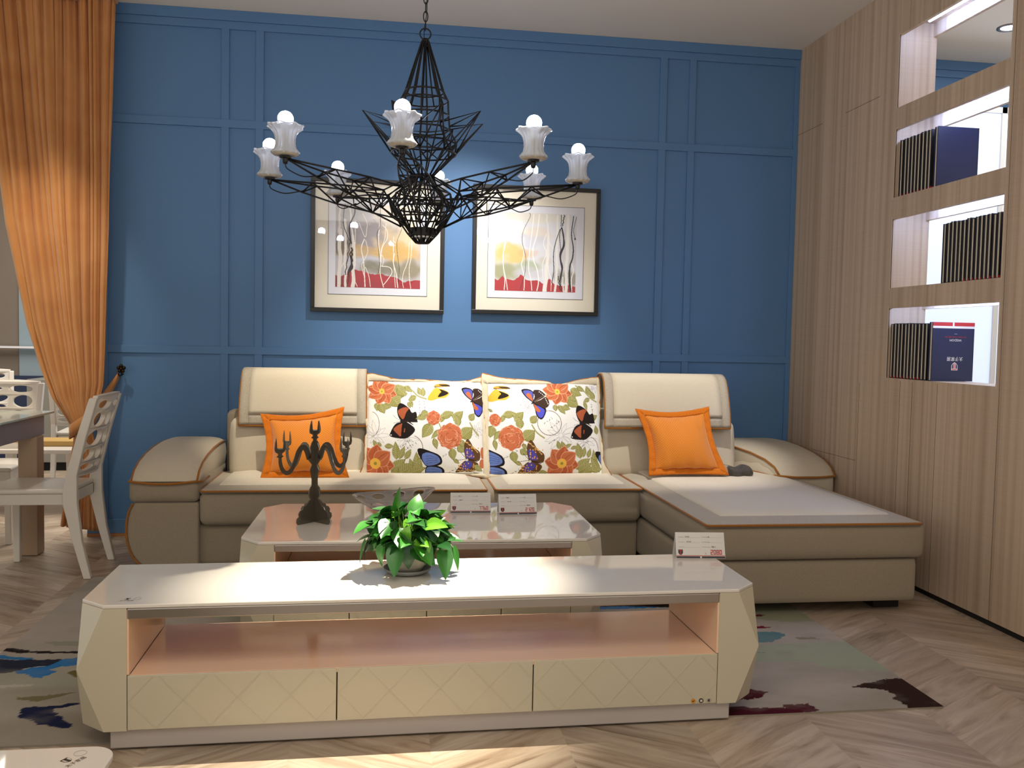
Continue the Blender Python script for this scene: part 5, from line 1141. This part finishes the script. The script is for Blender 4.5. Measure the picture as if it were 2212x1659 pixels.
part('pile', MB().grid(G), M['rug'], rug, colors=C.a.reshape(-1, 3))
part('backing', MB().box(rx0+.001, rx1-.001, ry0+.001, ry1-.001, .0003, .0062), mat('rug_edge', '8b8172', .95), rug)
# ================================================================ dining furniture
M['wlac'] = mat('white_lacquered_wood', 'ddd6ca', .3, coat=.15)
def blob(x, z, a, b, seed, n=5, sq=.0):
    q_ = random.Random(seed); pts = [(x+a*math.cos(t)*(1+q_.uniform(-.10, .16)), z+b*math.sin(t)*(1+q_.uniform(-.08, .14))) for t in np.linspace(0, 2*PI, 8)[:-1]]
    return smooth_loop(pts, 4)
def postx(z):   # chair back profile: local y of the rear post centre line at height z
    return float(np.interp(z, [0, .2, .42, .55, .75, .98], [.292, .242, .203, .213, .262, .330]))
def make_chair(label, group):
    c = thing('dining_chair', label, 'chair', (0, 0, 0), group=group, local=True)
    part('seat', MB().soft(-.205, .205, -.245, .20, .452, .480, .012, (12, 12, 4), puff=(0, 0, .004), fn=lambda x, y, z: (x*(1-.04*(y-.2)/-.45*-1), y, z)), M['wlac'], c, smooth=True)
    part('seat_frame', MB().box(-.195, .195, -.225, -.205, .395, .452).box(-.195, .195, .175, .20, .395, .452).box(-.20, -.178, -.225, .20, .395, .452).box(.178, .20, -.225, .20, .395, .452), M['wlac'], c, bevel=.003)
    for s in (-1, 1):
        pts = [(0, .019), (.2, .024), (.40, .036), (.455, .036), (.55, .028), (.75, .024), (.965, .020)]
        pr_ = [(postx(z)-w_, z) for z, w_ in pts]+[(postx(z)+w_, z) for z, w_ in pts[::-1]]
        part('leg', MB().prism([(a, b+.001) for a, b in pr_], s*.208-.018, s*.208+.018, 'x'), M['wlac'], c, bevel=.005, seg=2, label='rear leg running up into the back post')
        q_ = [(-.235, .452), (-.190, .452), (-.195, .001), (-.228, .001)]
        part('leg', MB().prism(q_, s*.19-.018, s*.19+.018, 'x'), M['wlac'], c, bevel=.004)
    H = [(-.11, .925, .072, .024), (.085, .925, .082, .026), (-.145, .842, .046, .048), (-.03, .845, .054, .044), (.105, .845, .064, .044), (-.105, .738, .080, .048), (.085, .745, .090, .044), (-.14, .650, .050, .034), (-.02, .652, .056, .036), (.115, .655, .062, .034), (-.085, .588, .085, .021), (.095, .588, .080, .021)]
    holes = [blob(x, z, a, b, i) for i, (x, z, a, b) in enumerate(H)]
    p = []
    for t in np.linspace(-.196, .196, 24): p.append((t, .972+.010*(1-(t/.22)**2)))
    p = p[::-1]+[(-.196, z) for z in np.linspace(.96, .56, 16)]+[(t, .545-.004*(1-(t/.22)**2)) for t in np.linspace(-.196, .196, 24)]+[(.196, z) for z in np.linspace(.56, .96, 16)]
    mb = holed(p, holes, .026, .004)
    def bend(x, z, y): return (x, postx(z)+y+.030*(1-(x/.22)**2)-.004, z)
    mb.mp(bend); part('back_panel', mb, M['wlac'], c, label='pierced back with pebble-shaped holes')
    return c
GP = 'white dining chairs'
c1 = make_chair('white dining chair with pierced back, in front of the curtain, right of the dining table', GP)
c1.location = (-1.845, 5.152, 0); c1.rotation_euler = (0, 0, R(-90))
c2 = dup(c1, (-2.47, 5.98, 0), R(2), 'white dining chair facing the camera from behind the dining table, left image edge')
c3 = dup(c1, (-3.25, 7.75, 0), R(20), 'white dining chair in the far room, leftmost of those behind the table')
c4 = dup(c1, (-2.5, 7.95, 0), R(186), 'white dining chair in the far room, seen just left of the curtain')
tb = thing('dining_table', 'pale dining table with frosted glass top at the left edge', 'table', (-2.5, 4.9, 0))
M['gtop'] = mat('frosted_green_glass', 'bcc4b4', .08, coat=.5)
part('glass_top', MB().prism(rr(-3.0, -1.985, 3.6, 5.73, .02), .818, .83, 'z'), M['gtop'], tb, bevel=.002)
part('apron', MB().box(-2.03, -2.01, 3.7, 5.62, .70, .817).box(-2.95, -2.03, 5.60, 5.62, .70, .817).box(-2.95, -2.93, 3.7, 5.6, .70, .817), mat('mauve_grey_apron', '8b8183', .35), tb)
M['tleg'] = mat('champagne_leg', 'a98e74', .35)
for x, y in ((-2.04, 5.52), (-2.90, 5.52), (-2.04, 3.75), (-2.90, 3.75)):
    part('leg', MB().box(x-.06, x+.045, y-.055, y+.055, .002, .70), M['tleg'], tb, bevel=.006)
# far bench-table with white top, shelf board and a box
ft = thing('console_table', 'low white table with a yellow board on it, in the far room behind the curtain', 'table', (-2.3, 7.0, 0))
part('top', MB().box(-2.9, -1.95, 6.75, 7.35, .43, .46), M['wlac'], ft, bevel=.005)
for x in (-2.85, -2.0):
    for y in (6.8, 7.3): part('leg', MB().box(x-.03, x+.03, y-.03, y+.03, .002, .43), M['wlac'], ft, bevel=.004)
bd = thing('wooden_board', 'yellow wooden board lying on the low white table in the far room', 'board', (-2.3, 7.1, .46))
part('plank', MB().box(-2.75, -2.0, 6.95, 7.2, .461, .50), mat('yellow_wood', 'b8934f', .6), bd, bevel=.004)
bx = thing('storage_box', 'dark red box on the floor of the far room, beside the curtain foot', 'box', (-2.05, 8.1, 0))
part('body', MB().box(-2.16, -1.94, 8.0, 8.3, .002, .34), mat('dark_red_card', '5c1c22', .7), bx); part('lid', MB().box(-2.165, -1.935, 7.995, 8.305, .341, .37), mat('red_lid', '6b2228', .7), bx)
sf = thing('sideboard', 'grey sideboard in the far room behind the low white table', 'cabinet', (-2.6, 8.9, 0))
part('body', MB().box(-3.3, -1.95, 8.8, 9.2, .08, .86), mat('grey_lacquer', '8d8a80', .4), sf, bevel=.006); part('feet', MB().box(-3.25, -2.0, 8.84, 9.15, .001, .08), M['dark'], sf)
# ================================================================ curtain
m = M['curt'] = mat('orange_curtain_cloth', 'bd8350', .85, spec=.15); m.node_tree.nodes['Principled BSDF'].inputs['Sheen Weight'].default_value = .25
n1 = noise(m, 5, 2, mapped(m, (1, 1, 1))); base(m, ramp(m, n1.outputs[0], [(.3, 'b87c48'), (.7, 'c48b57')]))
wv = noise(m, 500, 1); bump(m, wv.outputs[0], .25, .001)
cu = thing('curtain', 'floor-length orange curtain gathered with a tieback at the left end of the blue wall', 'curtain', (-1.85, 5.82, .09))
ZL = [3.34, 2.6, 1.97, 1.355, 1.07, .90, .77, .69, .60, .5, .3, .10]
XL = [-2.44, -2.37, -2.30, -2.185, -2.10, -2.035, -1.95, -1.905, -1.915, -1.94, -1.965, -1.99]
ZR = [3.34, 2.5, 1.94, 1.54, 1.19, .99, .80, .69, .5, .3, .10]
XR = [-1.66, -1.685, -1.695, -1.71, -1.72, -1.73, -1.775, -1.80, -1.755, -1.735, -1.725]
NU, NVc = 330, 110; q = random.Random(3); NF = 28
fold = [q.choice([.5, .6, .8, 1.4, 2.0]) for _ in range(NF)]; cum = np.cumsum([0]+fold); cum = cum/cum[-1]
amp = [q.uniform(.4, 1.1) for _ in range(NF+1)]
rows = []
for j in range(NVc+1):
    z = 3.34-(3.34-.10)*j/NVc; xl, xr = np.interp(z, ZL[::-1], XL[::-1]), np.interp(z, ZR[::-1], XR[::-1])
    row = []; pinch = np.interp(z, [.1, .45, .68, .80, 1.3, 3.34], [.9, .8, .5, .5, .85, 1.0]); top = np.interp(z, [2.9, 3.34], [0, 1])
    for i in range(NU+1):
        s = i/NU; ph = np.interp(s+.010*math.sin(1.3*z+9*s)*min(1, (3.34-z)), cum, np.arange(NF+1)); k_ = int(min(NF-1, max(0, ph)))
        a_ = amp[k_]*(1-(ph-k_))+amp[min(NF, k_+1)]*(ph-k_)
        sh_ = math.sin(PI*ph); d = .027*a_*pinch*math.copysign(abs(sh_)**1.6, sh_) + .022*math.sin(5*s*PI+z*1.1)*pinch + .012*math.sin(11*s+1.9*z)*pinch
        d += .008*top*math.sin(2*PI*ph*1.7)
        d += .05*math.sin(PI*s)*(1-pinch)*-1.0
        row.append((xl+(xr-xl)*s+.008*math.cos(PI*ph)*a_, 5.825+d, z+(-.04*s if z < .3 else 0)+.004*math.sin(ph*3)*(j == NVc)))
    rows.append(row)
part('cloth', MB().grid(rows), M['curt'], cu, smooth=True, solid=.003)
part('heading', MB().box(-2.46, -1.655, 5.80, 5.87, 3.335, HC-.001), M['curt'], cu)
tie = []
for i in range(25):   # band round the bunch, rising towards the hook on the right
    t = 2*PI*i/24; cxx = -1.855+.072*math.cos(t); yy = 5.80+.052*math.sin(t)*-1; zz = .735+.05*(math.cos(t)+.1)
    tie.append([(cxx, yy, zz-.042), (cxx, yy-.004*math.sin(t), zz), (cxx, yy, zz+.042)])
part('tieback', MB().grid(tie), M['curt'], cu, smooth=True, solid=.004)
tail = [[(-1.80+.13*s, 5.79+.14*s, .74+.29*s-.045*(1-s*.75)), (-1.80+.13*s, 5.785+.14*s, .76+.29*s), (-1.80+.13*s, 5.79+.14*s, .80+.27*s+.03*(1-s))] for s in np.linspace(0, 1, 10)]
part('tieback_strap', MB().grid(tail), M['curt'], cu, smooth=True, solid=.004)
hk = thing('curtain_hook', 'bronze flower-shaped curtain hook on the blue wall beside the curtain', 'hook', (-1.655, D-.016, 1.06))
M['bronze'] = mat('dark_bronze', '3a2c1c', .35, .9)
fl_ = MB().sphere((-1.652, 5.905, 1.085), .011, 12, 8)
for k_ in range(5): a = 2*PI*k_/5+PI/2; fl_.sphere((-1.652+.018*math.cos(a), 5.907, 1.085+.018*math.sin(a)), .0115, 12, 8)
part('flower_knob', fl_, M['bronze'], hk, smooth=True)
part('stem', MB().tube(smooth_path([(-1.655, D-.016, 1.05), (-1.655, 5.93, 1.045), (-1.662, 5.905, 1.04), (-1.668, 5.895, 1.055)], 4)+[], .004, 8).tube([(-1.653, 5.93, 1.045), (-1.652, 5.912, 1.07)], .004, 8), M['bronze'], hk, smooth=True)
